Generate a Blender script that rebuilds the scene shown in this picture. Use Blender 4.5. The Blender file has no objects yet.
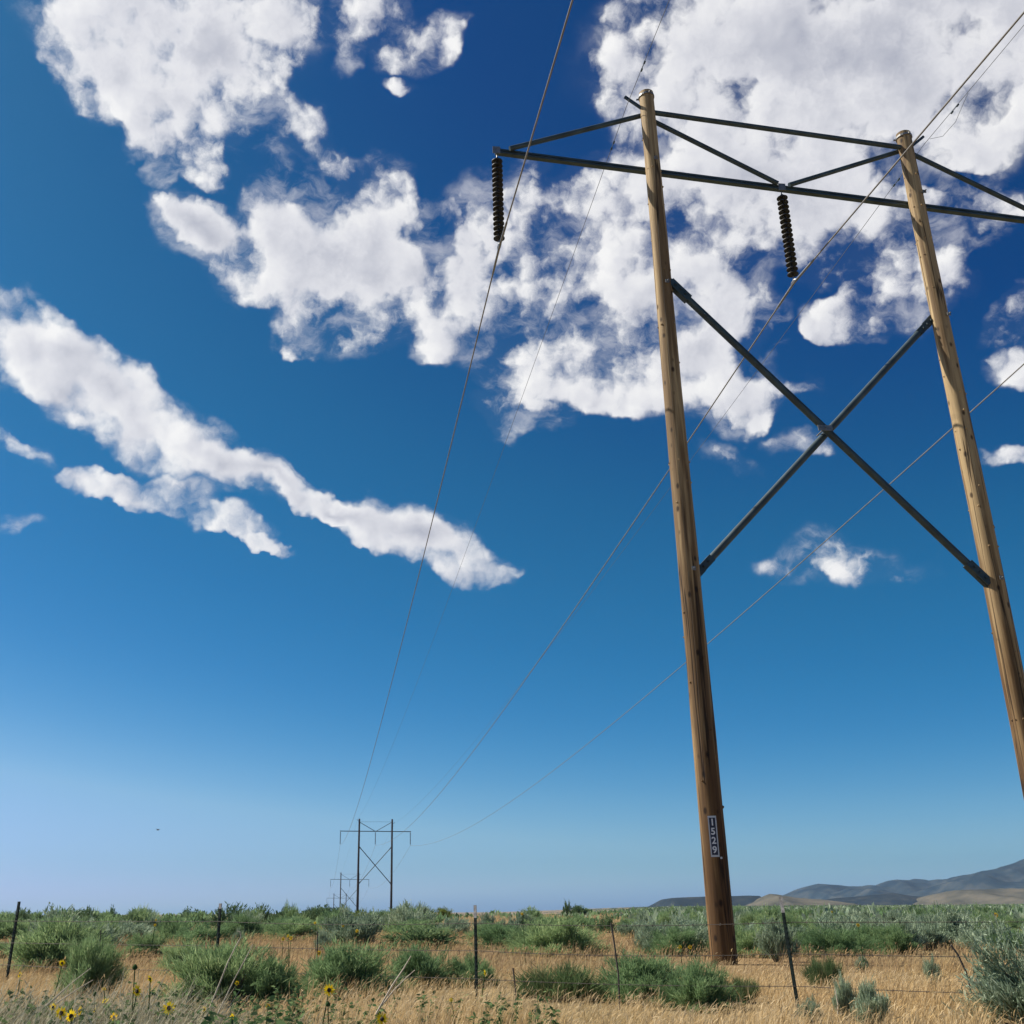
import bpy, bmesh, math, random
import numpy as np
from mathutils import Vector, Matrix, noise as mnoise

random.seed(7); RNG = np.random.default_rng(11)
R_ = math.radians
scene = bpy.context.scene
COL = scene.collection

# ------------------------------------------------------------------ camera
F_PX, CX, CY, EYE = 1052.0, 450.0, 512.0, 1.1
PITCH, ROLL = R_(20.6), R_(0.4)
vF = Vector((0, math.cos(PITCH), math.sin(PITCH))); _r = Vector((1, 0, 0)); _u = _r.cross(vF)
vR = _r*math.cos(ROLL) - _u*math.sin(ROLL); vU = _r*math.sin(ROLL) + _u*math.cos(ROLL)
EYEP = Vector((0, 0, EYE))
cam = bpy.data.objects.new('camera', bpy.data.cameras.new('camera')); COL.objects.link(cam)
cam.data.sensor_width = 36; cam.data.lens = 36*F_PX/1024; cam.data.shift_x = (512-CX)/1024
cam.data.clip_start = 0.1; cam.data.clip_end = 20000
M = Matrix(((vR.x, vU.x, -vF.x, 0), (vR.y, vU.y, -vF.y, 0), (vR.z, vU.z, -vF.z, EYE), (0, 0, 0, 1)))
cam.matrix_world = M
scene.camera = cam

def ray(x, y):
    return (vF + vR*((x-CX)/F_PX) + vU*((CY-y)/F_PX)).normalized()
def at(x, y, D):                      # the point on that line of sight D metres north
    r = ray(x, y); return EYEP + r*(D/r.y)
def smooth(a, b, t):
    t = np.clip((np.asarray(t, float)-a)/(b-a), 0, 1); return t*t*(3-2*t)
def gz(x, y):                         # height of the ground
    x = np.asarray(x, float); y = np.asarray(y, float)
    und = 0.018*np.sin(x*0.31+1.3)*np.sin(y*0.23+0.4) + 0.01*np.sin(x*0.9+y*0.7)
    und = und*np.clip(y/12, 0, 1)
    drop = -0.0235*np.clip(y-150, 0, 560)*(1-smooth(0.02, 0.2, x/np.maximum(y, 1)))
    return und + drop
def ground_at(x, y):
    r = ray(x, y); t = (0-EYE)/r.z; P = EYEP + r*t
    for _ in range(5):
        P = EYEP + r*((float(gz(P.x, P.y))-EYE)/r.z)
    return P

# ------------------------------------------------------------------ object helpers
def tag(o, label=None, cat=None, group=None, kind=None):
    if label: o['label'] = label
    if cat: o['category'] = cat
    if group: o['group'] = group
    if kind: o['kind'] = kind
    return o
def empty(name, loc, rz=0):
    o = bpy.data.objects.new(name, None); COL.objects.link(o); o.location = loc
    o.rotation_euler = (0, 0, rz); o.empty_display_size = 0.2; return o
def link(name, me, parent=None, loc=None):
    o = bpy.data.objects.new(name, me); COL.objects.link(o)
    if parent: o.parent = parent
    if loc is not None: o.location = loc
    return o
def copy_tree(o, parent=None):
    c = o.copy(); COL.objects.link(c); c.parent = parent
    for ch in list(o.children): copy_tree(ch, c)
    return c
def np_mesh(name, verts, faces4=None, faces3=None, mat=None, tone=None, smooth_=False):
    me = bpy.data.meshes.new(name)
    verts = np.asarray(verts, np.float32)
    n4 = 0 if faces4 is None else len(faces4); n3 = 0 if faces3 is None else len(faces3)
    loops = []; 
    if n4: loops.append(np.asarray(faces4, np.int32).ravel())
    if n3: loops.append(np.asarray(faces3, np.int32).ravel())
    loops = np.concatenate(loops)
    me.vertices.add(len(verts)); me.vertices.foreach_set('co', verts.ravel())
    me.loops.add(len(loops)); me.loops.foreach_set('vertex_index', loops)
    me.polygons.add(n4+n3)
    st = np.concatenate([np.arange(n4)*4, n4*4+np.arange(n3)*3]).astype(np.int32)
    me.polygons.foreach_set('loop_start', st)
    if smooth_: me.polygons.foreach_set('use_smooth', np.ones(n4+n3, bool))
    me.update(calc_edges=True)
    if tone is not None:
        a = me.attributes.new('tone', 'FLOAT', 'POINT'); a.data.foreach_set('value', np.asarray(tone, np.float32))
    if mat: me.materials.append(mat)
    return me
def strips(base, direc, length, width, bend, tone):
    """blades: base (N,3), direc (N,3) unit, length/width (N,), bend (N,3) offset added to the tip; -> verts, f4, f3, tone"""
    N = len(base); rnd = RNG.normal(size=(N, 3))
    side = np.cross(direc, rnd); side /= np.maximum(np.linalg.norm(side, axis=1, keepdims=True), 1e-6)
    L = length[:, None]; W = width[:, None]
    mid = base + direc*L*0.55 + bend*0.3; tip = base + direc*L + bend
    v = np.stack([base-side*W*0.35, base+side*W*0.35, mid+side*W*0.5, mid-side*W*0.5, tip], axis=1).reshape(-1, 3)
    i = np.arange(N)[:, None]*5
    f4 = i + np.array([[0, 1, 2, 3]]); f3 = i + np.array([[3, 2, 4]])
    return v, f4, f3, np.repeat(tone, 5)
def join_parts(parts):
    vs, f4, f3, ts = [], [], [], []; o = 0
    for v, a, b, t in parts:
        vs.append(v); f4.append(a+o); f3.append(b+o); ts.append(t); o += len(v)
    return np.concatenate(vs), np.concatenate(f4), np.concatenate(f3), np.concatenate(ts)

def tube(bm, pts, rads, seg=8, cap=True, wob=0, squash=None):
    """round bar through pts with a radius per point"""
    pts = [Vector(p) for p in pts]
    if not hasattr(rads, '__len__'): rads = [rads]*len(pts)
    rings = []; ref = None
    for i, p in enumerate(pts):
        t = (pts[min(i+1, len(pts)-1)] - pts[max(i-1, 0)]).normalized()
        if ref is None:
            ref = Vector((0, 0, 1)) if abs(t.z) < 0.9 else Vector((1, 0, 0))
        a = (ref - t*ref.dot(t)).normalized(); ref = a; b = t.cross(a)
        ring = []
        for k in range(seg):
            an = 2*math.pi*k/seg; r = rads[i]
            if wob: r *= 1 + wob*mnoise.noise((math.cos(an)*1.3, math.sin(an)*1.3, i*0.35+p.x*3))
            ring.append(bm.verts.new(p + a*(math.cos(an)*r) + b*(math.sin(an)*r)))
        rings.append(ring)
    for i in range(len(rings)-1):
        for k in range(seg):
            bm.faces.new((rings[i][k], rings[i][(k+1) % seg], rings[i+1][(k+1) % seg], rings[i+1][k]))
    if cap:
        bm.faces.new(list(reversed(rings[0]))); bm.faces.new(rings[-1])
    return rings
def bar(bm, a, b, w, h, up=(0, 0, 1)):
    """rectangular beam from a to b, w across, h along up"""
    a, b = Vector(a), Vector(b); t = (b-a).normalized(); u = Vector(up); u = (u - t*u.dot(t)).normalized(); s = t.cross(u)
    vs = []
    for p in (a, b):
        for sx, sy in ((-1, -1), (1, -1), (1, 1), (-1, 1)):
            vs.append(bm.verts.new(p + s*(sx*w/2) + u*(sy*h/2)))
    for f in ((0, 3, 2, 1), (4, 5, 6, 7), (0, 1, 5, 4), (1, 2, 6, 5), (2, 3, 7, 6), (3, 0, 4, 7)):
        bm.faces.new([vs[i] for i in f])
def lathe(bm, prof, seg=16, origin=(0, 0, 0)):
    o = Vector(origin); rings = []
    for r, z in prof:
        rings.append([bm.verts.new(o + Vector((r*math.cos(2*math.pi*k/seg), r*math.sin(2*math.pi*k/seg), z))) for k in range(seg)])
    for i in range(len(rings)-1):
        for k in range(seg):
            bm.faces.new((rings[i][k], rings[i][(k+1) % seg], rings[i+1][(k+1) % seg], rings[i+1][k]))
    bm.faces.new(list(reversed(rings[0]))); bm.faces.new(rings[-1])
def finish(name, bm, mat, parent=None, smooth_=False, bevel=0, loc=None):
    if bevel:
        bmesh.ops.bevel(bm, geom=[e for e in bm.edges], offset=bevel, segments=1, affect='EDGES', clamp_overlap=True)
    bmesh.ops.recalc_face_normals(bm, faces=bm.faces)
    me = bpy.data.meshes.new(name); bm.to_mesh(me); bm.free()
    if smooth_:
        me.polygons.foreach_set('use_smooth', np.ones(len(me.polygons), bool))
        try: me.set_sharp_from_angle(angle=R_(45))
        except Exception: pass
    if mat: me.materials.append(mat)
    return link(name, me, parent, loc)

# ------------------------------------------------------------------ materials
def new_mat(name):
    m = bpy.data.materials.new(name); m.use_nodes = True; nt = m.node_tree; nt.nodes.clear()
    return m, nt, nt.nodes, nt.links
def N(nt, typ, **kw):
    n = nt.nodes.new(typ)
    for k, v in kw.items():
        if k.startswith('i_'): n.inputs[k[2:].replace('_', ' ')].default_value = v
        else: setattr(n, k, v)
    return n
def ramp(nt, stops, fac=None):
    r = nt.nodes.new('ShaderNodeValToRGB'); e = r.color_ramp.elements
    while len(e) < len(stops): e.new(0.5)
    for el, (p, c) in zip(e, stops): el.position = p; el.color = (*c, 1) if len(c) == 3 else c
    if fac is not None: nt.links.new(fac, r.inputs[0])
    return r
def math_n(nt, op, a, b=None, c=None, clamp=False):
    n = nt.nodes.new('ShaderNodeMath'); n.operation = op; n.use_clamp = clamp
    for i, v in enumerate((a, b, c)):
        if v is None: continue
        if isinstance(v, (int, float)): n.inputs[i].default_value = v
        else: nt.links.new(v, n.inputs[i])
    return n.outputs[0]
def mixc(nt, fac, a, b, mode='MIX'):
    n = nt.nodes.new('ShaderNodeMix'); n.data_type = 'RGBA'; n.blend_type = mode
    for sock, v in ((n.inputs[0], fac), (n.inputs[6], a), (n.inputs[7], b)):
        if isinstance(v, (int, float)): sock.default_value = v
        elif isinstance(v, tuple): sock.default_value = (*v, 1)
        else: nt.links.new(v, sock)
    return n.outputs[2]

def leaf_mat(name, stops, transl=0.3, hue=0.02, val=0.25):
    m, nt, nd, lk = new_mat(name)
    at_ = N(nt, 'ShaderNodeAttribute', attribute_name='tone')
    r = ramp(nt, stops, at_.outputs['Fac'])
    oi = N(nt, 'ShaderNodeObjectInfo')
    hs = N(nt, 'ShaderNodeHueSaturation')
    lk.new(r.outputs[0], hs.inputs['Color'])
    lk.new(math_n(nt, 'MULTIPLY_ADD', oi.outputs['Random'], 2*hue, 0.5-hue), hs.inputs['Hue'])
    lk.new(math_n(nt, 'MULTIPLY_ADD', oi.outputs['Random'], -2*val, 1+val), hs.inputs['Value'])
    d = N(nt, 'ShaderNodeBsdfDiffuse'); t = N(nt, 'ShaderNodeBsdfTranslucent'); mx = N(nt, 'ShaderNodeMixShader')
    lk.new(hs.outputs[0], d.inputs[0]); lk.new(hs.outputs[0], t.inputs[0]); mx.inputs[0].default_value = transl
    lk.new(d.outputs[0], mx.inputs[1]); lk.new(t.outputs[0], mx.inputs[2])
    o = N(nt, 'ShaderNodeOutputMaterial'); lk.new(mx.outputs[0], o.inputs[0])
    return m
def plain_mat(name, col, rough=0.6, metal=0.0, var=0.25, scale=8.0, stretch=(1, 1, 1), bump=0.0):
    m, nt, nd, lk = new_mat(name)
    tc = N(nt, 'ShaderNodeTexCoord'); mp = N(nt, 'ShaderNodeMapping'); mp.inputs['Scale'].default_value = stretch
    lk.new(tc.outputs['Object'], mp.inputs[0])
    nz = N(nt, 'ShaderNodeTexNoise'); nz.inputs['Scale'].default_value = scale; nz.inputs['Detail'].default_value = 5
    lk.new(mp.outputs[0], nz.inputs['Vector'])
    c = Vector(col)
    r = ramp(nt, [(0.3, tuple(c*(1-var))), (0.7, tuple(c*(1+var)))], nz.outputs[0])
    p = N(nt, 'ShaderNodeBsdfPrincipled'); lk.new(r.outputs[0], p.inputs['Base Color'])
    p.inputs['Roughness'].default_value = rough; p.inputs['Metallic'].default_value = metal
    if bump:
        b = N(nt, 'ShaderNodeBump'); b.inputs['Strength'].default_value = bump; b.inputs['Distance'].default_value = 0.01
        lk.new(nz.outputs[0], b.inputs['Height']); lk.new(b.outputs[0], p.inputs['Normal'])
    o = N(nt, 'ShaderNodeOutputMaterial'); lk.new(p.outputs[0], o.inputs[0])
    return m

def wood_mat(dark=False):
    m, nt, nd, lk = new_mat('dark_pole_wood' if dark else 'weathered_pole_wood')
    tc = N(nt, 'ShaderNodeTexCoord'); mp = N(nt, 'ShaderNodeMapping'); lk.new(tc.outputs['Object'], mp.inputs[0])
    mp.inputs['Scale'].default_value = (1, 1, 0.045)
    oi = N(nt, 'ShaderNodeObjectInfo')
    off = N(nt, 'ShaderNodeVectorMath', operation='ADD'); lk.new(mp.outputs[0], off.inputs[0])
    sc = N(nt, 'ShaderNodeVectorMath', operation='SCALE'); sc.inputs[0].default_value = (7.3, 3.1, 5.7); lk.new(oi.outputs['Random'], sc.inputs['Scale'])
    lk.new(sc.outputs[0], off.inputs[1])
    g = N(nt, 'ShaderNodeTexNoise'); g.inputs['Scale'].default_value = 15; g.inputs['Detail'].default_value = 7; g.inputs['Roughness'].default_value = 0.65
    lk.new(off.outputs[0], g.inputs['Vector'])
    base = ramp(nt, [(0.25, (0.055, 0.038, 0.028)), (0.75, (0.11, 0.08, 0.06))] if dark else [(0.25, (0.20, 0.13, 0.065)), (0.5, (0.44, 0.315, 0.155)), (0.75, (0.66, 0.50, 0.265))], g.outputs[0])
    # blotches of weathering
    bl = N(nt, 'ShaderNodeTexNoise'); bl.inputs['Scale'].default_value = 2.2; bl.inputs['Detail'].default_value = 4
    mp2 = N(nt, 'ShaderNodeMapping'); mp2.inputs['Scale'].default_value = (1, 1, 0.35); lk.new(tc.outputs['Object'], mp2.inputs[0]); lk.new(mp2.outputs[0], bl.inputs['Vector'])
    c1 = mixc(nt, math_n(nt, 'MULTIPLY', bl.outputs[0], 0.0 if dark else 0.7), base.outputs[0], (0.34, 0.235, 0.125))
    # preservative stain over the bottom of the pole, deepened to paint its shaded side
    sx = N(nt, 'ShaderNodeSeparateXYZ'); lk.new(tc.outputs['Object'], sx.inputs[0])
    zz = math_n(nt, 'MULTIPLY_ADD', bl.outputs[0], 9.0, sx.outputs[2])
    st = N(nt, 'ShaderNodeMapRange', interpolation_type='SMOOTHSTEP'); lk.new(zz, st.inputs[0])
    st.inputs[1].default_value = 4; st.inputs[2].default_value = 17; st.inputs[3].default_value = 0.9; st.inputs[4].default_value = 0
    c2 = mixc(nt, st.outputs[0], c1, (0.42, 0.30, 0.19), 'MULTIPLY')
    # drying checks: long dark cracks
    ck = N(nt, 'ShaderNodeTexNoise'); ck.inputs['Scale'].default_value = 4.2; ck.inputs['Detail'].default_value = 3
    mp3 = N(nt, 'ShaderNodeMapping'); mp3.inputs['Scale'].default_value = (1, 1, 0.022); lk.new(off.outputs[0], mp3.inputs[0])
    mp3.inputs['Scale'].default_value = (1, 1, 0.5)
    lk.new(mp3.outputs[0], ck.inputs['Vector'])
    crack = ramp(nt, [(0.472, (1, 1, 1)), (0.49, (0.10, 0.08, 0.06)), (0.502, (0.10, 0.08, 0.06)), (0.515, (1, 1, 1))], ck.outputs[0])
    c3 = mixc(nt, 0.85, c2, crack.outputs[0], 'MULTIPLY')
    # knots
    vo = N(nt, 'ShaderNodeTexVoronoi'); vo.inputs['Scale'].default_value = 2.9
    mp4 = N(nt, 'ShaderNodeMapping'); mp4.inputs['Scale'].default_value = (1.3, 1.3, 0.7); lk.new(tc.outputs['Object'], mp4.inputs[0]); lk.new(mp4.outputs[0], vo.inputs['Vector'])
    kn = ramp(nt, [(0.09, (0.13, 0.10, 0.075)), (0.19, (1, 1, 1))], vo.outputs['Distance'])
    # dark weathered streaks down the grain, denser low down to add painted shade
    wk = N(nt, 'ShaderNodeTexNoise'); wk.inputs['Scale'].default_value = 3.2; wk.inputs['Detail'].default_value = 4; wk.inputs['Roughness'].default_value = 0.6
    lk.new(off.outputs[0], wk.inputs['Vector'])
    wkr = ramp(nt, [(0.49, (1, 1, 1)), (0.60, (0.36, 0.31, 0.27))], math_n(nt, 'MULTIPLY_ADD', st.outputs[0], 0.10, wk.outputs[0]))
    c3 = mixc(nt, 0.9, c3, wkr.outputs[0], 'MULTIPLY')
    c4 = mixc(nt, 0.92, c3, kn.outputs[0], 'MULTIPLY')
    p = N(nt, 'ShaderNodeBsdfPrincipled'); lk.new(c4, p.inputs['Base Color']); p.inputs['Roughness'].default_value = 0.75
    p.inputs['Specular IOR Level'].default_value = 0.25
    b = N(nt, 'ShaderNodeBump'); b.inputs['Strength'].default_value = 0.5; b.inputs['Distance'].default_value = 0.02
    hsum = math_n(nt, 'ADD', g.outputs[0], crack.outputs[0]); lk.new(hsum, b.inputs['Height']); lk.new(b.outputs[0], p.inputs['Normal'])
    o = N(nt, 'ShaderNodeOutputMaterial'); lk.new(p.outputs[0], o.inputs[0])
    return m

WOOD = wood_mat(); WOODFAR = wood_mat(True)
STEEL = plain_mat('dull_green_steel', (0.036, 0.060, 0.070), 0.55, 0.2, 0.35, 3.0)
GALV = plain_mat('galvanised_fitting', (0.22, 0.22, 0.215), 0.5, 0.6, 0.3, 12.0)
PORC = plain_mat('brown_porcelain', (0.004, 0.0035, 0.0045), 0.6, 0.0, 0.3, 6.0)
CABLE = plain_mat('aluminium_cable', (0.17, 0.162, 0.15), 0.7, 0.0, 0.2, 3.0)
THIN = plain_mat('steel_shield_wire', (0.10, 0.105, 0.11), 0.6, 0.3, 0.2, 3.0)
RUST = plain_mat('rusty_fence_wire', (0.085, 0.072, 0.06), 0.7, 0.3, 0.3, 20.0)
POSTG = plain_mat('dark_green_post_paint', (0.009, 0.022, 0.018), 0.9, 0.0, 0.35, 14.0)
POSTW = plain_mat('chipped_white_paint', (0.42, 0.40, 0.38), 0.7, 0.0, 0.45, 30.0)
DEAD = plain_mat('bleached_dead_stalk', (0.52, 0.44, 0.33), 0.8, 0.0, 0.3, 12.0)
BARK = plain_mat('sage_bark', (0.13, 0.105, 0.085), 0.85, 0.0, 0.4, 18.0)
SIGNP = plain_mat('sign_plate_grey_white', (0.52, 0.55, 0.58), 0.5, 0.1, 0.1, 9.0)
SIGNB = plain_mat('sign_navy_panel', (0.012, 0.017, 0.045), 0.5, 0.0, 0.15, 9.0)
SIGNW = plain_mat('sign_white_numeral', (0.72, 0.74, 0.76), 0.5, 0.0, 0.08, 9.0)
PETAL = leaf_mat('sunflower_petal', [(0, (0.90, 0.55, 0.012)), (1, (0.98, 0.74, 0.03))], 0.5, 0.01, 0.08)
DISC = plain_mat('sunflower_disc', (0.035, 0.018, 0.008), 0.8, 0.0, 0.5, 60.0)
SUNLEAF = leaf_mat('sunflower_leaf', [(0, (0.06, 0.11, 0.04)), (1, (0.13, 0.2, 0.075))], 0.3, 0.01, 0.15)
BIRDM = plain_mat('dark_plumage', (0.02, 0.02, 0.022), 0.7, 0.0, 0.3, 20.0)
RABBIT = leaf_mat('rabbitbrush_leaf', [(0, (0.11, 0.175, 0.08)), (0.55, (0.215, 0.32, 0.142)), (1, (0.38, 0.47, 0.235))], 0.46, 0.018, 0.18)
SAGE = leaf_mat('sagebrush_leaf', [(0, (0.14, 0.19, 0.125)), (0.55, (0.28, 0.355, 0.235)), (1, (0.46, 0.53, 0.38))], 0.3, 0.015, 0.18)
DARKB = leaf_mat('dark_shrub_leaf', [(0, (0.07, 0.12, 0.055)), (0.6, (0.135, 0.205, 0.095)), (1, (0.23, 0.30, 0.145))], 0.3, 0.015, 0.2)
YELB = leaf_mat('yellow_green_leaf', [(0, (0.085, 0.125, 0.03)), (0.6, (0.16, 0.21, 0.05)), (1, (0.27, 0.30, 0.07))], 0.3, 0.015, 0.15)
GRASSG = leaf_mat('mixed_bunchgrass', [(0, (0.075, 0.135, 0.055)), (0.6, (0.15, 0.21, 0.09)), (1, (0.38, 0.32, 0.17))], 0.3, 0.015, 0.15)
STRAW = leaf_mat('dry_cheatgrass', [(0.0, (0.265, 0.185, 0.115)), (0.35, (0.37, 0.262, 0.15)), (0.7, (0.55, 0.385, 0.18)), (1, (0.65, 0.51, 0.31))], 0.35, 0.0, 0.0)
WEEDM = leaf_mat('dry_grey_weed', [(0.0, (0.15, 0.135, 0.08)), (0.6, (0.33, 0.295, 0.185)), (1, (0.56, 0.51, 0.37))], 0.3, 0.0, 0.0)
FORBM = leaf_mat('green_forb', [(0.0, (0.05, 0.10, 0.04)), (1, (0.17, 0.24, 0.10))], 0.3, 0.0, 0.0)

# ------------------------------------------------------------------ sky, sun
SUN_AZ, SUN_EL = R_(-75), R_(47)
sund = Vector((math.sin(SUN_AZ)*math.cos(SUN_EL), math.cos(SUN_AZ)*math.cos(SUN_EL), math.sin(SUN_EL)))
sl = bpy.data.lights.new('sun', 'SUN'); sl.energy = 5.0; sl.angle = R_(0.53); sl.color = (1.0, 0.93, 0.82)
so = bpy.data.objects.new('sun', sl); COL.objects.link(so); so.location = (-60, 10, 80)
so.rotation_euler = (-sund).to_track_quat('-Z', 'Y').to_euler()

world = bpy.data.worlds.new('World'); scene.world = world; world.use_nodes = True
nt = world.node_tree; nt.nodes.clear(); lk = nt.links
sky = N(nt, 'ShaderNodeTexSky', sky_type='NISHITA'); sky.sun_disc = False
sky.sun_elevation = SUN_EL; sky.sun_rotation = SUN_AZ % (2*math.pi)
sky.altitude = 900; sky.air_density = 1.0; sky.dust_density = 0.8; sky.ozone_density = 4.0
# contrast of a polarised, graded summer sky: deep blue overhead, pale towards the horizon
spx = N(nt, 'ShaderNodeSeparateColor'); lk.new(sky.outputs[0], spx.inputs[0]); cpx = N(nt, 'ShaderNodeCombineColor')
gr_ = ramp(nt, [(0, (0, 0, 0)), (.223, (.000, .047, 0)), (.314, (.007, .122, 0)), (.43, (.014, .184, 0)), (.5, (.024, .215, 0)), (.571, (.046, .268, 0)), (.65, (.098, .345, 0)), (.72, (.170, .425, 0)), (.774, (.235, .485, 0)), (.943, (.335, .555, 0)), (1, (.36, .57, 0))], math_n(nt, 'MULTIPLY', spx.outputs[1], 0.1429))
gr_.color_ramp.interpolation = 'B_SPLINE'
srg = N(nt, 'ShaderNodeSeparateColor'); lk.new(gr_.outputs[0], srg.inputs[0]); gR, gG = srg.outputs[0], srg.outputs[1]
gB = math_n(nt, 'MULTIPLY', math_n(nt, 'MULTIPLY', math_n(nt, 'POWER', spx.outputs[1], 0.6), math_n(nt, 'POWER', spx.outputs[2], 0.65)), 1.07)
dusty = N(nt, 'ShaderNodeMapRange', interpolation_type='SMOOTHSTEP'); lk.new(math_n(nt, 'DIVIDE', spx.outputs[0], math_n(nt, 'ADD', spx.outputs[1], 0.001)), dusty.inputs[0])
dusty.inputs[1].default_value = 0.80; dusty.inputs[2].default_value = 1.0      # the dusty last degrees above the plain
lk.new(math_n(nt, 'MULTIPLY', math_n(nt, 'MULTIPLY_ADD', dusty.outputs[0], 0.11, gR), 14.1), cpx.inputs[0])
lk.new(math_n(nt, 'MULTIPLY', math_n(nt, 'MULTIPLY_ADD', dusty.outputs[0], 0.015, gG), 14.1), cpx.inputs[1])
lk.new(math_n(nt, 'MULTIPLY_ADD', dusty.outputs[0], 1.7, gB), cpx.inputs[2])
bg_sky = N(nt, 'ShaderNodeBackground'); bg_sky.inputs[1].default_value = 0.05; lk.new(cpx.outputs[0], bg_sky.inputs[0])

tc = N(nt, 'ShaderNodeTexCoord')
nrm = N(nt, 'ShaderNodeVectorMath', operation='NORMALIZE'); lk.new(tc.outputs['Generated'], nrm.inputs[0])
def vdot(v):
    n = N(nt, 'ShaderNodeVectorMath', operation='DOT_PRODUCT'); n.inputs[1].default_value = v; lk.new(nrm.outputs[0], n.inputs[0]); return n.outputs['Value']
# a fixed chart of the northern sky (stereographic about one compass bearing and elevation)
CH_F = Vector((0, math.cos(R_(20.6)), math.sin(R_(20.6)))); CH_R = Vector((1, 0, 0)); CH_U = CH_R.cross(CH_F)
den = math_n(nt, 'DIVIDE', 2.0, math_n(nt, 'ADD', vdot(CH_F), 1.02))
cxyz = N(nt, 'ShaderNodeCombineXYZ')
lk.new(math_n(nt, 'MULTIPLY', vdot(CH_R), den), cxyz.inputs[0]); lk.new(math_n(nt, 'MULTIPLY', vdot(CH_U), den), cxyz.inputs[1])
CH = cxyz.outputs[0]
def chart(px, py):
    d = ray(px, py); k = 2/(1.02+d.dot(CH_F)); return d.dot(CH_R)*k, d.dot(CH_U)*k
# cloud masses: centre, radii (in thousandths of a radian), turn, weight
BL = [ # top left cumulus
 (168,5,160,115,0),(205,95,90,72,-20),(125,60,90,72,-25),(268,12,60,50,0),(205,146,36,40,30),(137,138,22,22,0),(90,30,60,60,0),(165,152,24,34,0),
 (365,14,60,40,15,.9),(425,45,60,32,20,.92),(352,46,26,38,0,.85),(300,130,50,34,-30,.50),(278,166,24,44,15,.46),(335,166,36,24,-25,.55),(405,90,28,14,0,.42),(60,65,30,16,0,.5),
 # centre left cumulus
 (335,255,116,94,-25),(378,200,72,56,0),(300,215,76,58,0),(205,232,70,46,-20),(168,212,30,32,0),(255,262,66,50,-30),(350,310,70,50,0),(298,330,34,32,0),
 # centre cumulus
 (560,300,150,110,-8),(655,240,150,95,0),(468,262,56,86,10),(430,285,40,66,15),(610,378,160,56,-6),(515,412,72,26,-15),(742,398,54,46,20),(700,325,100,80,0),(600,195,110,44,10),(505,225,80,66,0),(455,335,64,36,0),(540,360,100,60,0),
 # top right cumulus
 (830,45,270,140,0),(965,40,180,140,0),(690,60,110,100,0),(765,190,160,84,0),(830,225,84,60,0),(640,40,60,66,0),(985,120,90,60,0),
 (935,238,88,70,15),(910,282,44,52,20),(848,316,50,36,0),(975,218,56,44,0),(1018,312,56,26,30),(1024,365,46,34,0),(870,290,36,30,0),
 # long streak at the left
 (0,335,115,54,-20,1.25),(70,375,120,52,-32,1.25),(140,420,115,48,-34,1.25),(205,452,105,34,-30,1.2),(262,474,110,22,-24,1.15),(330,502,105,18,-20,1.15),(405,530,85,32,-24,1.1),(455,555,66,32,-14),(490,566,48,18,-8),
 (140,487,88,21,-8,1.1),(195,510,100,19,-16,1.1),(245,532,66,10,-22,1.0),(15,445,70,12,-25,.42),(15,525,44,14,0,.42),
 # scraps
 (838,570,110,34,-4,.52),(810,556,44,34,30,.5),(800,443,56,18,-5,.45),(722,455,44,20,-20,.42),(1012,463,44,16,-10,.4),(530,165,30,14,0,.5),(790,388,44,14,-20,.5),(240,235,20,8,0,.5),
 (700,130,40,30,0)]
def blob(b, vec=None):
    px, py, rx, ry, rot = b[:5]; u, v = chart(px, py)
    m = N(nt, 'ShaderNodeMapping', vector_type='TEXTURE'); lk.new(vec or WCH, m.inputs[0])
    m.inputs['Location'].default_value = (u, v, 0); m.inputs['Rotation'].default_value = (0, 0, R_(rot)); m.inputs['Scale'].default_value = (rx/F_PX, ry/F_PX, 1)
    g = N(nt, 'ShaderNodeTexGradient', gradient_type='SPHERICAL'); lk.new(m.outputs[0], g.inputs[0])
    return math_n(nt, 'MULTIPLY', g.outputs['Fac'], b[5]) if len(b) > 5 else g.outputs['Fac']
def noise2(vec, scale, det, rough=0.55, out=0):
    n = N(nt, 'ShaderNodeTexNoise', noise_dimensions='2D'); n.inputs['Scale'].default_value = scale; n.inputs['Detail'].default_value = det
    n.inputs['Roughness'].default_value = rough; lk.new(vec, n.inputs['Vector']); return n.outputs[out]
def warp(vec, scale, amp, det):
    c = noise2(vec, scale, det, 0.55, 1)
    a = N(nt, 'ShaderNodeVectorMath', operation='ADD'); lk.new(vec, a.inputs[0]); a.inputs[1].default_value = (-amp/2, -amp/2, 0)
    w = N(nt, 'ShaderNodeVectorMath', operation='MULTIPLY_ADD'); lk.new(c, w.inputs[0]); w.inputs[1].default_value = (amp, amp, 0); lk.new(a.outputs[0], w.inputs[2])
    return w.outputs[0]
WCH = warp(CH, 14, 0.055, 4)           # slow warp so that no mass keeps a smooth oval outline
acc = None
for b in BL:
    f = blob(b)
    acc = f if acc is None else math_n(nt, 'SMOOTH_MAX', acc, f, 0.10)
DEEP = [(880,50,330,150,0),(342,255,105,92,-20),(200,228,40,26,-20),(185,40,150,100,0),(790,190,120,80,0),(700,330,80,70,0),(100,390,120,40,-32),(262,474,90,20,-24),(340,505,80,15,-20),(470,265,36,60,10),(420,535,60,20,-24)]
dacc = None
for b in DEEP:
    f = blob(b); dacc = f if dacc is None else math_n(nt, 'SMOOTH_MAX', dacc, f, 0.1)
MASSCAP = math_n(nt, 'MULTIPLY_ADD', dacc, 0.56, math_n(nt, 'SMOOTH_MIN', acc, 0.45, 0.15))
HOLES = [(958,172,90,36,-20),(1012,262,50,38,0),(762,338,44,40,0),(432,222,22,58,0),(262,165,22,60,20),(305,182,56,20,0)]
hacc = None
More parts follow.
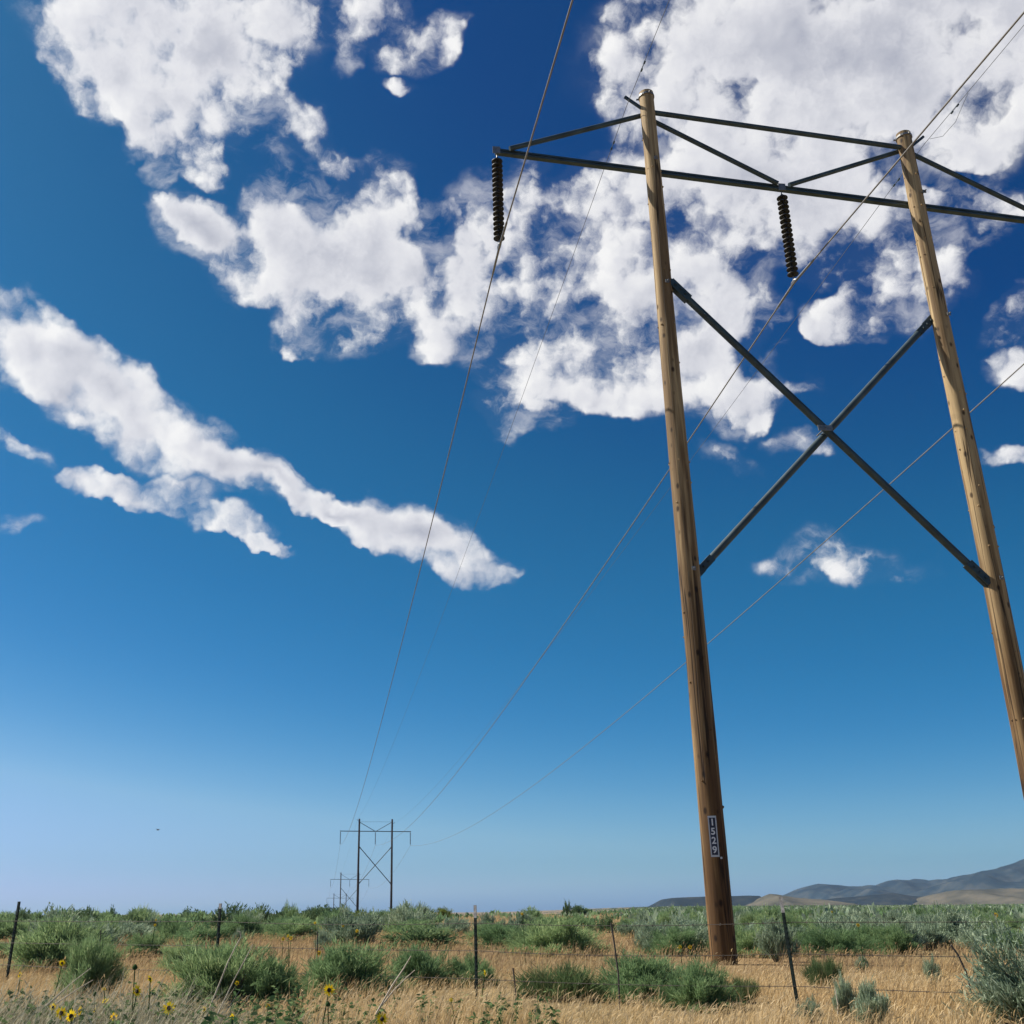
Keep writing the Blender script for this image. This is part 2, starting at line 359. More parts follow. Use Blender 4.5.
for b in HOLES:
    f = blob(b); hacc = f if hacc is None else math_n(nt, 'MAXIMUM', hacc, f)
MASS = math_n(nt, 'MAXIMUM', math_n(nt, 'SUBTRACT', math_n(nt, 'MULTIPLY_ADD', hacc, -0.42, MASSCAP), 0.13), 0.0)
FINE = warp(CH, 60, 0.012, 5)          # fine turbulence for ragged rims
def billow(vec, det):
    v1 = N(nt, 'ShaderNodeTexVoronoi', voronoi_dimensions='2D', feature='SMOOTH_F1'); v1.inputs['Scale'].default_value = 22; v1.inputs['Detail'].default_value = det; v1.inputs['Roughness'].default_value = 0.5; v1.inputs['Smoothness'].default_value = 0.8
    lk.new(vec, v1.inputs['Vector']); return v1.outputs['Distance']
nz0 = noise2(FINE, 15, 8, 0.6); bi0 = billow(FINE, 2)
D0 = math_n(nt, 'SUBTRACT', math_n(nt, 'MULTIPLY_ADD', nz0, 1.9, -0.70), math_n(nt, 'MULTIPLY', bi0, 0.46))
# the wind-drawn streak at the left is smoother than the heaped clouds
stk = math_n(nt, 'MAXIMUM', blob((120,420,260,120,-30)), blob((370,515,260,80,-24)))
D0 = math_n(nt, 'MULTIPLY', D0, math_n(nt, 'SUBTRACT', 1.0, math_n(nt, 'MULTIPLY', math_n(nt, 'MINIMUM', math_n(nt, 'MULTIPLY', stk, 2.5), 1.0), 0.42)))
gate = N(nt, 'ShaderNodeMapRange', interpolation_type='SMOOTHSTEP'); lk.new(MASS, gate.inputs[0]); gate.inputs[1].default_value = 0.0; gate.inputs[2].default_value = 0.16
DENS = math_n(nt, 'MULTIPLY', math_n(nt, 'ADD', MASS, D0), gate.outputs[0])
al = N(nt, 'ShaderNodeMapRange', interpolation_type='SMOOTHSTEP'); lk.new(DENS, al.inputs[0]); al.inputs[1].default_value = 0.02; al.inputs[2].default_value = 0.52; al.inputs[4].default_value = 0.985
# thin veils of vapour hang round the masses
vp = N(nt, 'ShaderNodeMapping'); lk.new(warp(CH, 22, 0.03, 4), vp.inputs[0]); vp.inputs['Rotation'].default_value = (0, 0, R_(35)); vp.inputs['Scale'].default_value = (1, 1.6, 1)
vn = N(nt, 'ShaderNodeMapRange', interpolation_type='SMOOTHSTEP'); lk.new(noise2(vp.outputs[0], 18, 8, 0.62), vn.inputs[0]); vn.inputs[1].default_value = 0.42; vn.inputs[2].default_value = 0.80
vm = N(nt, 'ShaderNodeMapRange', interpolation_type='SMOOTHSTEP'); lk.new(acc, vm.inputs[0]); vm.inputs[1].default_value = 0.09; vm.inputs[2].default_value = 0.34; vm.inputs[4].default_value = 0.55
ALPHA = math_n(nt, 'SMOOTH_MAX', al.outputs[0], math_n(nt, 'MULTIPLY', vn.outputs[0], vm.outputs[0]), 0.08)
ALPHA = math_n(nt, 'SUBTRACT', ALPHA, math_n(nt, 'MULTIPLY', math_n(nt, 'SUBTRACT', 1.0, gate.outputs[0]), 0.014), clamp=True)
# relief: light falls from the sun's side of the chart, broad billows and finer ones
def off(vec, d):
    n = N(nt, 'ShaderNodeVectorMath', operation='ADD'); lk.new(vec, n.inputs[0]); n.inputs[1].default_value = (-0.86*d, 0.5*d, 0); return n.outputs[0]
r1 = math_n(nt, 'SUBTRACT', noise2(FINE, 15, 3), noise2(off(FINE, 0.018), 15, 3))
r2 = math_n(nt, 'SUBTRACT', billow(off(FINE, 0.008), 1), bi0)
lit = math_n(nt, 'MULTIPLY', math_n(nt, 'ADD', math_n(nt, 'MULTIPLY', r1, 1.0), math_n(nt, 'MULTIPLY', r2, 0.36)), math_n(nt, 'MULTIPLY_ADD', dacc, -0.6, 1.0))
thick = N(nt, 'ShaderNodeMapRange', interpolation_type='SMOOTHSTEP'); lk.new(DENS, thick.inputs[0]); thick.inputs[1].default_value = 0.30; thick.inputs[2].default_value = 1.0
# deep cores, where little sunlight reaches the underside
b0 = math_n(nt, 'MULTIPLY_ADD', thick.outputs[0], -0.10, 0.86)
b1 = math_n(nt, 'MULTIPLY_ADD', math_n(nt, 'MULTIPLY', dacc, thick.outputs[0]), -0.30, b0)
shade = math_n(nt, 'ADD', b1, lit, clamp=True)
cc = ramp(nt, [(0.0, (0.26, 0.28, 0.36)), (0.4, (0.44, 0.46, 0.545)), (0.75, (0.76, 0.765, 0.81)), (1.0, (0.97, 0.965, 0.96))], shade)
bg_c = N(nt, 'ShaderNodeBackground'); bg_c.inputs[1].default_value = 0.69; lk.new(cc.outputs[0], bg_c.inputs[0])
mxs = N(nt, 'ShaderNodeMixShader'); lk.new(ALPHA, mxs.inputs[0]); lk.new(bg_sky.outputs[0], mxs.inputs[1]); lk.new(bg_c.outputs[0], mxs.inputs[2])
wo_ = N(nt, 'ShaderNodeOutputWorld'); lk.new(mxs.outputs[0], wo_.inputs[0])
try:
    world.cycles.sampling_method = 'MANUAL'; world.cycles.sample_map_resolution = 512
except Exception: pass

# ------------------------------------------------------------------ ground
def ground_mat():
    m, nt, nd, lk = new_mat('dry_soil')
    tc = N(nt, 'ShaderNodeTexCoord')
    a = N(nt, 'ShaderNodeTexNoise'); a.inputs['Scale'].default_value = 0.12; a.inputs['Detail'].default_value = 8; lk.new(tc.outputs['Object'], a.inputs['Vector'])
    b = N(nt, 'ShaderNodeTexNoise'); b.inputs['Scale'].default_value = 9; b.inputs['Detail'].default_value = 6; lk.new(tc.outputs['Object'], b.inputs['Vector'])
    r = ramp(nt, [(0.3, (0.20, 0.13, 0.075)), (0.6, (0.34, 0.235, 0.13))], b.outputs[0])
    g = ramp(nt, [(0.42, (0.27, 0.19, 0.095)), (0.56, (0.13, 0.13, 0.065))], a.outputs[0])
    c = mixc(nt, 0.5, r.outputs[0], g.outputs[0])
    p = N(nt, 'ShaderNodeBsdfDiffuse'); lk.new(c, p.inputs[0])
    o = N(nt, 'ShaderNodeOutputMaterial'); lk.new(p.outputs[0], o.inputs[0]); return m
ys = np.concatenate([np.linspace(-120, 6, 10), np.linspace(8, 60, 80), np.geomspace(62, 3400, 70)])
xs = np.concatenate([-np.geomspace(3600, 42, 40), np.linspace(-40, 40, 110), np.geomspace(42, 3600, 40)])
gx, gy = np.meshgrid(xs, ys); gzv = gz(gx, gy)
V = np.stack([gx, gy, gzv], -1).reshape(-1, 3); nx, ny = len(xs), len(ys)
ii = (np.arange(ny-1)[:, None]*nx + np.arange(nx-1)[None, :]).ravel()
me = np_mesh('ground', V, np.stack([ii, ii+1, ii+1+nx, ii+nx], 1), None, ground_mat(), smooth_=True)
tag(link('ground', me), 'dry tan soil of the flat sagebrush plain', 'ground', kind='structure')

# value noise for patches
_lat = RNG.random((64, 64))
def vnoise(x, y, s):
    x = np.asarray(x)/s; y = np.asarray(y)/s; xi = np.floor(x).astype(int); yi = np.floor(y).astype(int); fx = x-xi; fy = y-yi
    fx = fx*fx*(3-2*fx); fy = fy*fy*(3-2*fy); g = lambda a, b: _lat[a % 64, b % 64]
    return (g(xi, yi)*(1-fx)+g(xi+1, yi)*fx)*(1-fy) + (g(xi, yi+1)*(1-fx)+g(xi+1, yi+1)*fx)*fy

# grey tangled weeds and small green forbs at the near left
def near_weeds():
    parts = []
    n = 27000; px = np.where(RNG.random(n) < .8, RNG.uniform(-60, 290, n), RNG.uniform(200, 420, n)); d = RNG.uniform(5.6, 10.5, n); x = (px-CX)/1123*d
    base = np.stack([x, d, gz(x, d)], 1)
    dr = np.stack([RNG.normal(0.28, 0.38, n), RNG.normal(0, 0.32, n), np.ones(n)], 1); dr /= np.linalg.norm(dr, axis=1, keepdims=True)
    H = RNG.uniform(0.22, 0.72, n)*(0.62+0.3*vnoise(x, d, 0.7))*(1-0.6*smooth(120, 300, px))
    parts.append(strips(base, dr, H, RNG.uniform(0.003, 0.0075, n), np.stack([RNG.normal(0.03, .06, n), RNG.normal(0, .05, n), -RNG.random(n)*.06], 1), np.clip(RNG.normal(0.55, 0.25, n), 0, 1)))
    q = 3200; px2 = RNG.uniform(-60, 320, q); d2_ = RNG.uniform(6.0, 10.5, q); x2 = (px2-CX)/1123*d2_
    b3 = np.stack([x2, d2_, gz(x2, d2_)], 1); d3 = np.stack([RNG.normal(0.55, 0.4, q), RNG.normal(0, 0.3, q), np.ones(q)], 1); d3 /= np.linalg.norm(d3, axis=1, keepdims=True)
    parts.append(strips(b3, d3, RNG.uniform(0.3, 0.78, q)*(1-0.45*smooth(120, 300, px2)), RNG.uniform(0.004, 0.009, q), np.stack([RNG.normal(0.05, .06, q), RNG.normal(0, .05, q), -RNG.random(q)*.1], 1), np.clip(RNG.normal(0.95, 0.1, q), 0, 1)))
    # twiglets off the stalks
    m = 22000; k = RNG.integers(0, n, m); s = RNG.uniform(0.4, 1, m)[:, None]
    b2 = base[k]+dr[k]*H[k][:, None]*s; d2 = dr[k]+RNG.normal(0, 0.7, (m, 3)); d2 /= np.linalg.norm(d2, axis=1, keepdims=True)
    parts.append(strips(b2, d2, RNG.uniform(.03, .11, m), RNG.uniform(.003, .008, m), RNG.normal(0, .015, (m, 3)), np.clip(RNG.normal(.55, .25, m), 0, 1)))
    return join_parts(parts)
v, f4, f3, t = near_weeds()
tag(link('dry_weeds', np_mesh('dry_weeds', v, f4, f3, WEEDM, t)), 'tangle of grey dead weed stalks in the near left corner', 'weeds', kind='stuff')
def forbs():
    parts = []; n = 390
    px = np.concatenate([RNG.uniform(-40, 300, 330), RNG.uniform(300, 545, 60)]); d = np.where(px < 300, RNG.uniform(5.8, 10.8, n), RNG.uniform(9.6, 11.8, n))
    x = (px-CX)/1123*d; H = np.where(px < 300, RNG.uniform(0.25, 0.52, n), RNG.uniform(.18, .36, n))
    for i in range(n):
        m = RNG.integers(12, 26); s = RNG.uniform(0.15, 1, m)
        b = np.stack([x[i]+RNG.normal(0, .012, m)+.05*s, d[i]+RNG.normal(0, .012, m), gz(x[i], d[i])+H[i]*s], 1)
        dd = np.stack([RNG.normal(0, 1, m), RNG.normal(0, 1, m), RNG.uniform(-.2, .8, m)], 1); dd /= np.linalg.norm(dd, axis=1, keepdims=True)
        parts.append(strips(b, dd, RNG.uniform(.03, .07, m), RNG.uniform(.014, .032, m), np.stack([np.zeros(m), np.zeros(m), -RNG.uniform(0, .03, m)], 1), RNG.random(m)))
        parts.append(strips(np.array([[x[i], d[i], gz(x[i], d[i])]]), np.array([[.12, 0, .99]]), np.array([H[i]]), np.array([.007]), np.zeros((1, 3)), np.array([.4])))
    return join_parts(parts)
v, f4, f3, t = forbs()
tag(link('green_weeds', np_mesh('green_weeds', v, f4, f3, FORBM, t)), 'small leafy green weeds scattered through the near grass', 'weeds', kind='stuff')

# ------------------------------------------------------------------ shrubs
def shrub_mesh(name, mat, K=70, blades=60, up=0.6, spread=1.25, blen=(0.12, 0.3), bw=0.012, ragged=0.18, low=0.1, leaf=False, flat=0.5, bright=0.5):
    """unit shrub (about 1 wide and 1 tall): many shoots that end in clusters of thin leaves"""
    th = np.arccos(1-RNG.random(K)*(1-math.cos(spread))); ph = RNG.uniform(0, 2*math.pi, K)
    dirs = np.stack([np.sin(th)*np.cos(ph), np.sin(th)*np.sin(ph), np.cos(th)], 1)
    lob = 1+0.22*np.sin(ph*3+RNG.uniform(0, 6))*np.sin(th)+RNG.normal(0, ragged, K)
    rad = np.stack([np.full(K, 0.5), np.full(K, 0.5), np.full(K, 0.86)], 1)
    tips = dirs*rad*np.clip(lob, 0.45, 1.35)[:, None]; tips[:, 2] = np.maximum(tips[:, 2], low)
    ctone = np.clip(RNG.normal(bright, 0.14, K), 0, 1)
    n = K*blades; c = np.repeat(np.arange(K), blades)
    s = RNG.uniform(0.42, 1.0, n)**0.8
    b = tips[c]*s[:, None] + RNG.normal(0, 0.045, (n, 3)); b[:, 2] = np.maximum(b[:, 2], 0.02)
    d = dirs[c]*(1-up) + np.array([0, 0, up]) + RNG.normal(0, 0.22, (n, 3)); d /= np.linalg.norm(d, axis=1, keepdims=True)
    L = RNG.uniform(*blen, n)
    tone = np.clip(ctone[c] + RNG.normal(0, 0.16, n), 0, 1)
    P = [strips(b, d, L, bw*RNG.uniform(0.6, 1.4, n), RNG.normal(0, 0.02, (n, 3)), tone)]
    if leaf:
        m = n; k = RNG.integers(0, n, m); bb = b[k]+d[k]*(L[k]*RNG.uniform(.2, 1, m))[:, None]
        dd = d[k]+RNG.normal(0, 0.55, (m, 3)); dd /= np.linalg.norm(dd, axis=1, keepdims=True)
        P.append(strips(bb, dd, RNG.uniform(.025, .06, m), bw*RNG.uniform(0.8, 1.6, m), RNG.normal(0, .008, (m, 3)), np.clip(tone[k]+RNG.normal(.05, .1, m), 0, 1)))
    v, f4, f3, t = join_parts(P); fol = np_mesh(name+'_foliage', v, f4, f3, mat, t)
    o0 = RNG.normal(0, 0.05, (K, 3)); o0[:, 2] = 0
    dv = tips*0.85-o0; l = np.linalg.norm(dv, axis=1)
    w = [strips(o0, dv/l[:, None], l, RNG.uniform(0.014, 0.03, K), RNG.normal(0, .03, (K, 3)), np.full(K, .5)) for _ in range(2)]
    v, f4, f3, t = join_parts(w); stem = np_mesh(name+'_stems', v, f4, f3, BARK, t)
    return fol, stem
KIND = {
 'rabbitbrush': [shrub_mesh('rabbitbrush', RABBIT, 85, 190, 0.50, 1.5, (0.055, 0.16), 0.0075, 0.13, 0.06) for _ in range(5)],
 'sagebrush': [shrub_mesh('sagebrush', SAGE, 55, 60, 0.80, 1.25, (0.12, 0.30), 0.016, 0.22, 0.14, True) for _ in range(4)],
 'dark_shrub': [shrub_mesh('dark_shrub', DARKB, 60, 55, 0.45, 1.5, (0.07, 0.16), 0.028, 0.18, 0.10) for _ in range(3)],
 'yellow_rabbitbrush': [shrub_mesh('yellow_rabbitbrush', YELB, 70, 60, 0.6, 1.45, (0.08, 0.2), 0.014, 0.13, 0.07) for _ in range(2)],
 'bunchgrass': [shrub_mesh('bunchgrass', GRASSG, 60, 60, 0.72, 1.25, (0.25, 0.5), 0.009, 0.15, 0.03) for _ in range(2)],
}
COUNT = {k: 0 for k in KIND}; SPOTS = []
def shrub(kind, px, basey, w, topy, label, D=None, depth=None, group=None, meshes=None):
    if D is None: P = ground_at(px, basey)
    else: P = at(px, 905, D); P.z = float(gz(P.x, P.y))
    ztop = at(px, topy, P.y).z; H = max(ztop-P.z, 0.15); W = w/1123*P.y
    i = COUNT[kind]; COUNT[kind] += 1
    SPOTS.append((P.x, P.y, W))
    fol, stem = meshes or KIND[kind][i % len(KIND[kind])]
    r = empty(kind, (P.x, P.y, P.z-0.02), RNG.uniform(0, 6.28)); r.scale = (W*1.02, W*1.02, H*(0.86 if kind == 'sagebrush' else 0.94))
    tag(r, label, 'grass tuft' if kind == 'bunchgrass' else 'shrub', group)
    link('foliage', fol, r); link('stems', stem, r)
    return r
RB, SG, DK, YL, BG = 'rabbitbrush', 'sagebrush', 'dark_shrub', 'yellow_rabbitbrush', 'bunchgrass'
NEAR = [
 (RB, 54, 970, 84, 913, 'big feathery green shrub just right of the leftmost fence post'),
 (RB, 97, 973, 60, 931, 'soft green shrub overlapping the right side of the leftmost big bush', 15.9),
 (RB, 143, 957, 40, 930, 'low round green shrub behind the tallest sunflower at lower left'),
 (RB, 192, 975, 66, 938, 'green shrub with a dark hollow left of the half-hidden fence post'),
 (RB, 222, 1004, 98, 936, 'large blue-green shrub in front of the half-hidden fence post'),
 (RB, 268, 1004, 56, 952, 'spiky green shrub touching the right of the large blue-green shrub'),
 (RB, 348, 999, 94, 937, 'wide green shrub below the distant pylons'),
 (RB, 421, 988, 64, 942, 'dense dome-shaped green shrub left of the middle fence post'),
 (RB, 474, 987, 44, 951, 'small round green shrub behind the middle fence post'),
 (BG, 562, 1001, 70, 966, 'low grassy green tuft in straw left of the leaning fence stay'),
 (BG, 526, 998, 22, 983, 'small sparse green tuft between two thin fence stays'),
 (RB, 642, 1003, 80, 949, 'broad green shrub left of the foot of the numbered pole'),
 (RB, 700, 1010, 68, 957, 'dark bluish green shrub hiding the foot of the numbered pole'),
 (BG, 744, 1003, 30, 978, 'thin brownish tuft at the right foot of the numbered pole'),
 (BG, 824, 992, 32, 958, 'faded olive tuft right of the rightmost fence post'),
 (SG, 812, 1023, 22, 996, 'small pale sagebrush low in the grass beside the rightmost fence post'),
 (SG, 849, 1020, 20, 972, 'narrow silvery sagebrush, left one of a close pair in the grass'),
 (SG, 873, 1026, 34, 980, 'wider silvery sagebrush, right one of a close pair in the grass'),
 (SG, 862, 972, 13, 955, 'tiny grey sagebrush standing above the close silvery pair'),
 (SG, 934, 986, 15, 955, 'small egg-shaped sagebrush alone in the golden grass'),
 (SG, 962, 1002, 12, 988, 'tiny pale sagebrush beside the bent wooden stay'),
 (RB, 0, 958, 24, 940, 'dark green shrub cut by the left edge of the photo'),
 (SG, 322, 952, 17, 931, 'small grey sagebrush beside the thin upright fence stay'),
 (RB, 296, 941, 50, 917, 'bright green low shrub among yellow flowers behind the wide bush'),
 (RB, 267, 939, 32, 921, 'low green shrub left of the yellow-flowered bush'),
 (SG, 411, 936, 40, 902, 'tall upright sagebrush right of the nearest distant pylon'),
 (SG, 389, 932, 22, 914, 'pale sagebrush at the left shoulder of the tall upright sagebrush'),
 (SG, 455, 937, 34, 916, 'greyish twiggy sagebrush left of the white-tipped middle post'),
 (SG, 489, 941, 28, 914, 'pale sagebrush just right of the white-tipped middle post'),
 (SG, 519, 942, 34, 911, 'dark-bottomed sagebrush, last on the right of the row by the middle post'),
 (RB, 546, 934, 34, 914, 'flat-topped green shrub, left half of a low hedge-like pair'),
 (RB, 577, 933, 34, 913, 'flat-topped green shrub, right half of a low hedge-like pair'),
 (DK, 608, 933, 20, 914, 'small dark green shrub behind the top of the leaning fence stay'),
 (RB, 628, 931, 24, 917, 'pale green shrub right of the leaning fence stay top'),
 (SG, 651, 955, 17, 940, 'little whitish sagebrush above the broad shrub left of the pole'),
 (SG, 683, 951, 52, 922, 'upright sagebrush just left of the numbered pole'),
 (RB, 752, 957, 52, 923, 'grassy green shrub just right of the numbered pole'),
 (RB, 667, 924, 40, 910, 'low light green shrub below the dark mesa'),
 (SG, 778, 962, 34, 919, 'tall pale sagebrush behind the rightmost fence post'),
 (RB, 803, 953, 40, 928, 'dark green shrub right of the rightmost fence post'),
 (SG, 836, 952, 58, 916, 'large silver sagebrush with bare dark stems right of the last post'),
 (RB, 868, 953, 52, 923, 'bright green feathery shrub right of the large silver sagebrush'),
 (SG, 905, 954, 36, 916, 'blue-grey sagebrush in the row above the egg-shaped bush'),
 (SG, 930, 950, 32, 921, 'low grey sagebrush directly above the egg-shaped bush'),
 (SG, 953, 948, 44, 909, 'dark-trunked sagebrush above the bent wooden stay'),
 (YL, 359, 932, 34, 909, 'yellow-green shrub at the foot of the nearest distant pylon'),
 (DK, 312, 926, 26, 906, 'dark bushy shrub left of the distant pylons'),
 (DK, 288, 922, 20, 908, 'dark shrub on the skyline left of the bushy one'),
 (DK, 337, 922, 34, 911, 'dark shrub under the second pylon'),
 (YL, 441, 921, 22, 906, 'small yellow-green shrub on the skyline left of the middle post'),
 (DK, 86, 937, 24, 905, 'dark pointed shrub on the skyline above the big left bush'),
 (DK, 109, 931, 18, 907, 'dark round shrub like a little tree on the left skyline'),
 (DK, 33, 924, 22, 911, 'dark shrub on the skyline right of the leftmost post'),
 (DK, 10, 930, 26, 914, 'dark shrub on the skyline at the leftmost post'),
 (SG, 150, 935, 20, 916, 'grey sagebrush left of the yellow-flowered patch'),
 (YL, 171, 933, 22, 920, 'yellow-flowered patch of low shrub on the left plain'),
 (DK, 186, 926, 34, 908, 'broad dark shrub on the skyline left of the half-hidden post'),
 (SG, 238, 946, 12, 928, 'thin grey sagebrush right of the half-hidden post'),
 (DK, 567, 918, 10, 901, 'tiny upright dark bush on the skyline right of the middle post'),
 (DK, 578, 917, 18, 904, 'rounded dark bush beside the tiny upright one on the skyline'),
]
for e in NEAR:
    kind, px, by, w, ty, lab = e[:6]; shrub(kind, px, by, w, ty, lab, D=e[6] if len(e) > 6 else None)

# the big sagebrush at the right edge, close to the fence
big = shrub_mesh('big_sagebrush', SAGE, 120, 80, 0.58, 1.5, (0.07, 0.15), 0.012, 0.2, 0.06, True, bright=0.6)
shrub(SG, 1024, 1040, 104, 913, 'big near silvery sagebrush cut by the right edge of the photo', D=10.9, meshes=big)

# shrubs of the plain behind
LOWK = {
 RB: [shrub_mesh('far_rabbitbrush', RABBIT, 60, 50, 0.6, 1.45, (0.12, 0.28), 0.016, 0.15, 0.08)[0] for _ in range(3)],
 SG: [shrub_mesh('far_sagebrush', SAGE, 55, 50, 0.75, 1.35, (0.12, 0.28), 0.018, 0.2, 0.1)[0] for _ in range(3)],
 DK: [shrub_mesh('far_dark_shrub', DARKB, 50, 44, 0.5, 1.5, (0.10, 0.2), 0.028, 0.18, 0.1)[0] for _ in range(3)]}
FARLAB = {RB: 'small rounded green shrub in the crowded brush of the plain behind the fence',
          SG: 'small grey sagebrush in the crowded brush of the plain behind the fence',
          DK: 'small dark shrub along the skyline of the plain'}
FARGRP = {RB: 'green shrubs of the plain', SG: 'grey sagebrush of the plain', DK: 'dark skyline shrubs'}
placed = []
tries = 0
while len(placed) < 285 and tries < 9000:
    tries += 1
    d = 26*(100/26)**(random.random()**0.9); a = random.uniform(-0.50, 0.62); x = a*d
    right = a > 0.16
    if -0.01 < a < 0.16 and d > 34 and random.random() < 0.95: continue
    if not right and random.random() < (0.92 if d < 42 else 0.6): continue
    if any((x-q[0])**2+(d-q[1])**2 < (0.55*(q[2]+1.2))**2*0.5 for q in placed): continue
    w = random.uniform(1.1, 2.3); h = random.uniform(0.5, 0.95)
    if right: w *= 0.68; h = random.uniform(0.42, 0.72) if d < 45 else h*.9
    p = random.random()
    k = (SG if p < 0.42 else RB) if right else (RB if p < 0.55 else SG if p < 0.75 else DK)
    if d > 55 and not right: k = DK if random.random() < 0.55 else k
    if d > 50: h = random.uniform(0.85, 1.2) if not right else random.uniform(0.6, 1.0)
    placed.append((x, d, w))
    o = link(k, random.choice([q[0] for q in KIND[k]] if d < 48 else LOWK[k]), None, (x, d, float(gz(x, d))-0.03)); o.scale = (w, w, h/0.95); o.rotation_euler = (0, 0, random.uniform(0, 6.28))
    tag(o, FARLAB[k], 'shrub', FARGRP[k])

# far brush, too much to count: one mass
def far_brush(n, d0, d1, a0, a1, mats):
    d = d0*(d1/d0)**RNG.random(n); a = RNG.uniform(a0, a1, n)
    ok = ~((a > -0.01) & (a < 0.165) & (d < 190) & (RNG.random(n) < 0.9)) & ~((a <= -0.01) & (d < 160) & (RNG.random(n) < 0.6)); d, a = d[ok], a[ok]; n = len(d); x = a*d; z = gz(x, d)
    H = RNG.uniform(0.7, 1.25, n); W = RNG.uniform(1.0, 2.6, n)*(1+d/260); per = 34
    c = np.repeat(np.arange(n), per); m = n*per
    ph = RNG.uniform(0, 6.28, m); rr = np.sqrt(RNG.random(m))*0.5
    b = np.stack([x[c]+rr*np.cos(ph)*W[c], d[c]+rr*np.sin(ph)*W[c], z[c]+H[c]*RNG.uniform(0.02, 0.62, m)*(1-rr*1.1)], 1)
    dd = np.stack([RNG.normal(0, .45, m), RNG.normal(0, .45, m), np.ones(m)], 1); dd /= np.linalg.norm(dd, axis=1, keepdims=True)
    tn = np.clip(RNG.normal(0.5, 0.2, n)[c]+RNG.normal(0, .15, m), 0, 1)
    return strips(b, dd, H[c]*RNG.uniform(.3, .5, m), (0.10+0.0011*d[c])*RNG.uniform(.6, 1.4, m), RNG.normal(0, .03, (m, 3)), tn)
v, f4, f3, t = far_brush(1700, 60, 700, -0.6, 0.75, None)
tag(link('far_brush', np_mesh('far_brush', v, f4, f3, RABBIT, t)), 'far green brush blending into one mass across the plain', 'brush', kind='stuff')
v, f4, f3, t = far_brush(1300, 55, 900, 0.1, 0.8, None)
tag(link('far_sagebrush', np_mesh('far_sagebrush', v, f4, f3, SAGE, t)), 'far grey sagebrush blending into one mass below the hills', 'brush', kind='stuff')

SPOTS += [(5.366, 22.3, 1.3), (5.366, 22.5, 1.5), (12.6, 23.4, 1.0)]
# ------------------------------------------------------------------ dry grass
def wedge(n, d0, d1, pw=1.0):
    u = RNG.random(n); d = (d0**(2*pw) + u*(d1**(2*pw)-d0**(2*pw)))**(1/(2*pw))
    a = RNG.uniform(-0.66, 0.82, n); return a*d, d
parts = []
for n, d0, d1, h0, h1, w in ((125000, 8.5, 20, 0.15, 0.35, 0.0055), (90000, 20, 45, 0.16, 0.36, 0.012), (60000, 45, 130, 0.2, 0.42, 0.03), (40000, 130, 360, 0.25, 0.45, 0.09)):
    x, y = wedge(n, d0, d1)
    cl = vnoise(x+31, y+7, 0.55); keep = RNG.random(n) < 0.12+1.15*cl*vnoise(x+50, y+11, 2.3)**0.4
    if d0 < 10:  # the grass stands thinner among the grey weeds at lower left
        keep &= (RNG.random(n) < 1-0.75*(smooth(-1.2, -3.0, x)*smooth(13, 10.5, y)))
    short = np.ones(n)
    if d0 < 40:                            # little grass grows under and right in front of a shrub
        for sx_, sy_, sw_ in SPOTS:
            if sy_ > 30: continue
            q = (np.abs(x-sx_*y/sy_) < 0.52*sw_) & (y-sy_ < 0.4*sw_) & (y-sy_ > -0.9-0.35*sw_)
            keep &= ~(q & (RNG.random(n) < 0.6)); short[q] = 0.5
    x, y, short = x[keep], y[keep], short[keep]; n = len(x)
    base = np.stack([x, y, gz(x, y)-0.02], 1)
    dr = np.stack([RNG.normal(0.10, 0.26, n), RNG.normal(0, 0.26, n), np.ones(n)], 1); dr /= np.linalg.norm(dr, axis=1, keepdims=True)
    H = RNG.uniform(h0, h1, n)*(0.42+1.0*vnoise(x, y, 1.3)+0.15*RNG.random(n))*short
    bend = np.stack([RNG.normal(0.035, 0.05, n), RNG.normal(0, 0.05, n), -RNG.random(n)*0.05], 1)
    zone = smooth(16, 21, y+2.5*(vnoise(x, y, 3.3)-0.5))*(1-0.5*smooth(30, 50, y))
    tone = np.clip(0.78 - 0.42*zone + 0.35*(vnoise(x+9, y+3, 1.4)-0.5) + RNG.normal(0, 0.13, n), 0, 1)
    parts.append(strips(base, dr, H, RNG.uniform(0.6, 1.4, n)*w, bend, tone))
    # seed heads: short wide plumes at the tips
    k = RNG.random(n) < 0.33
    tipb = base[k] + dr[k]*H[k][:, None]*0.8
    nb = k.sum(); dd = dr[k] + RNG.normal(0, 0.3, (nb, 3)); dd[:, 0] += 0.35; dd /= np.linalg.norm(dd, axis=1, keepdims=True)
    parts.append(strips(tipb, dd, RNG.uniform(0.05, 0.1, nb), RNG.uniform(0.9, 1.8, nb)*w, np.stack([RNG.uniform(0, .03, nb), np.zeros(nb), -RNG.uniform(0, .04, nb)], 1), np.clip(tone[k]+0.12, 0, 1)))
v, f4, f3, t = join_parts(parts)
tag(link('dry_grass', np_mesh('dry_grass', v, f4, f3, STRAW, t)), 'dry golden cheatgrass covering the plain between the shrubs', 'grass', kind='stuff')

v, f4, f3, t = far_brush(900, 260, 2600, -0.08, 0.34, None)
tag(link('distant_brush', np_mesh('distant_brush', v, f4, f3, DARKB, t)), 'tiny distant brush specks where the plain meets the sky', 'brush', kind='stuff')
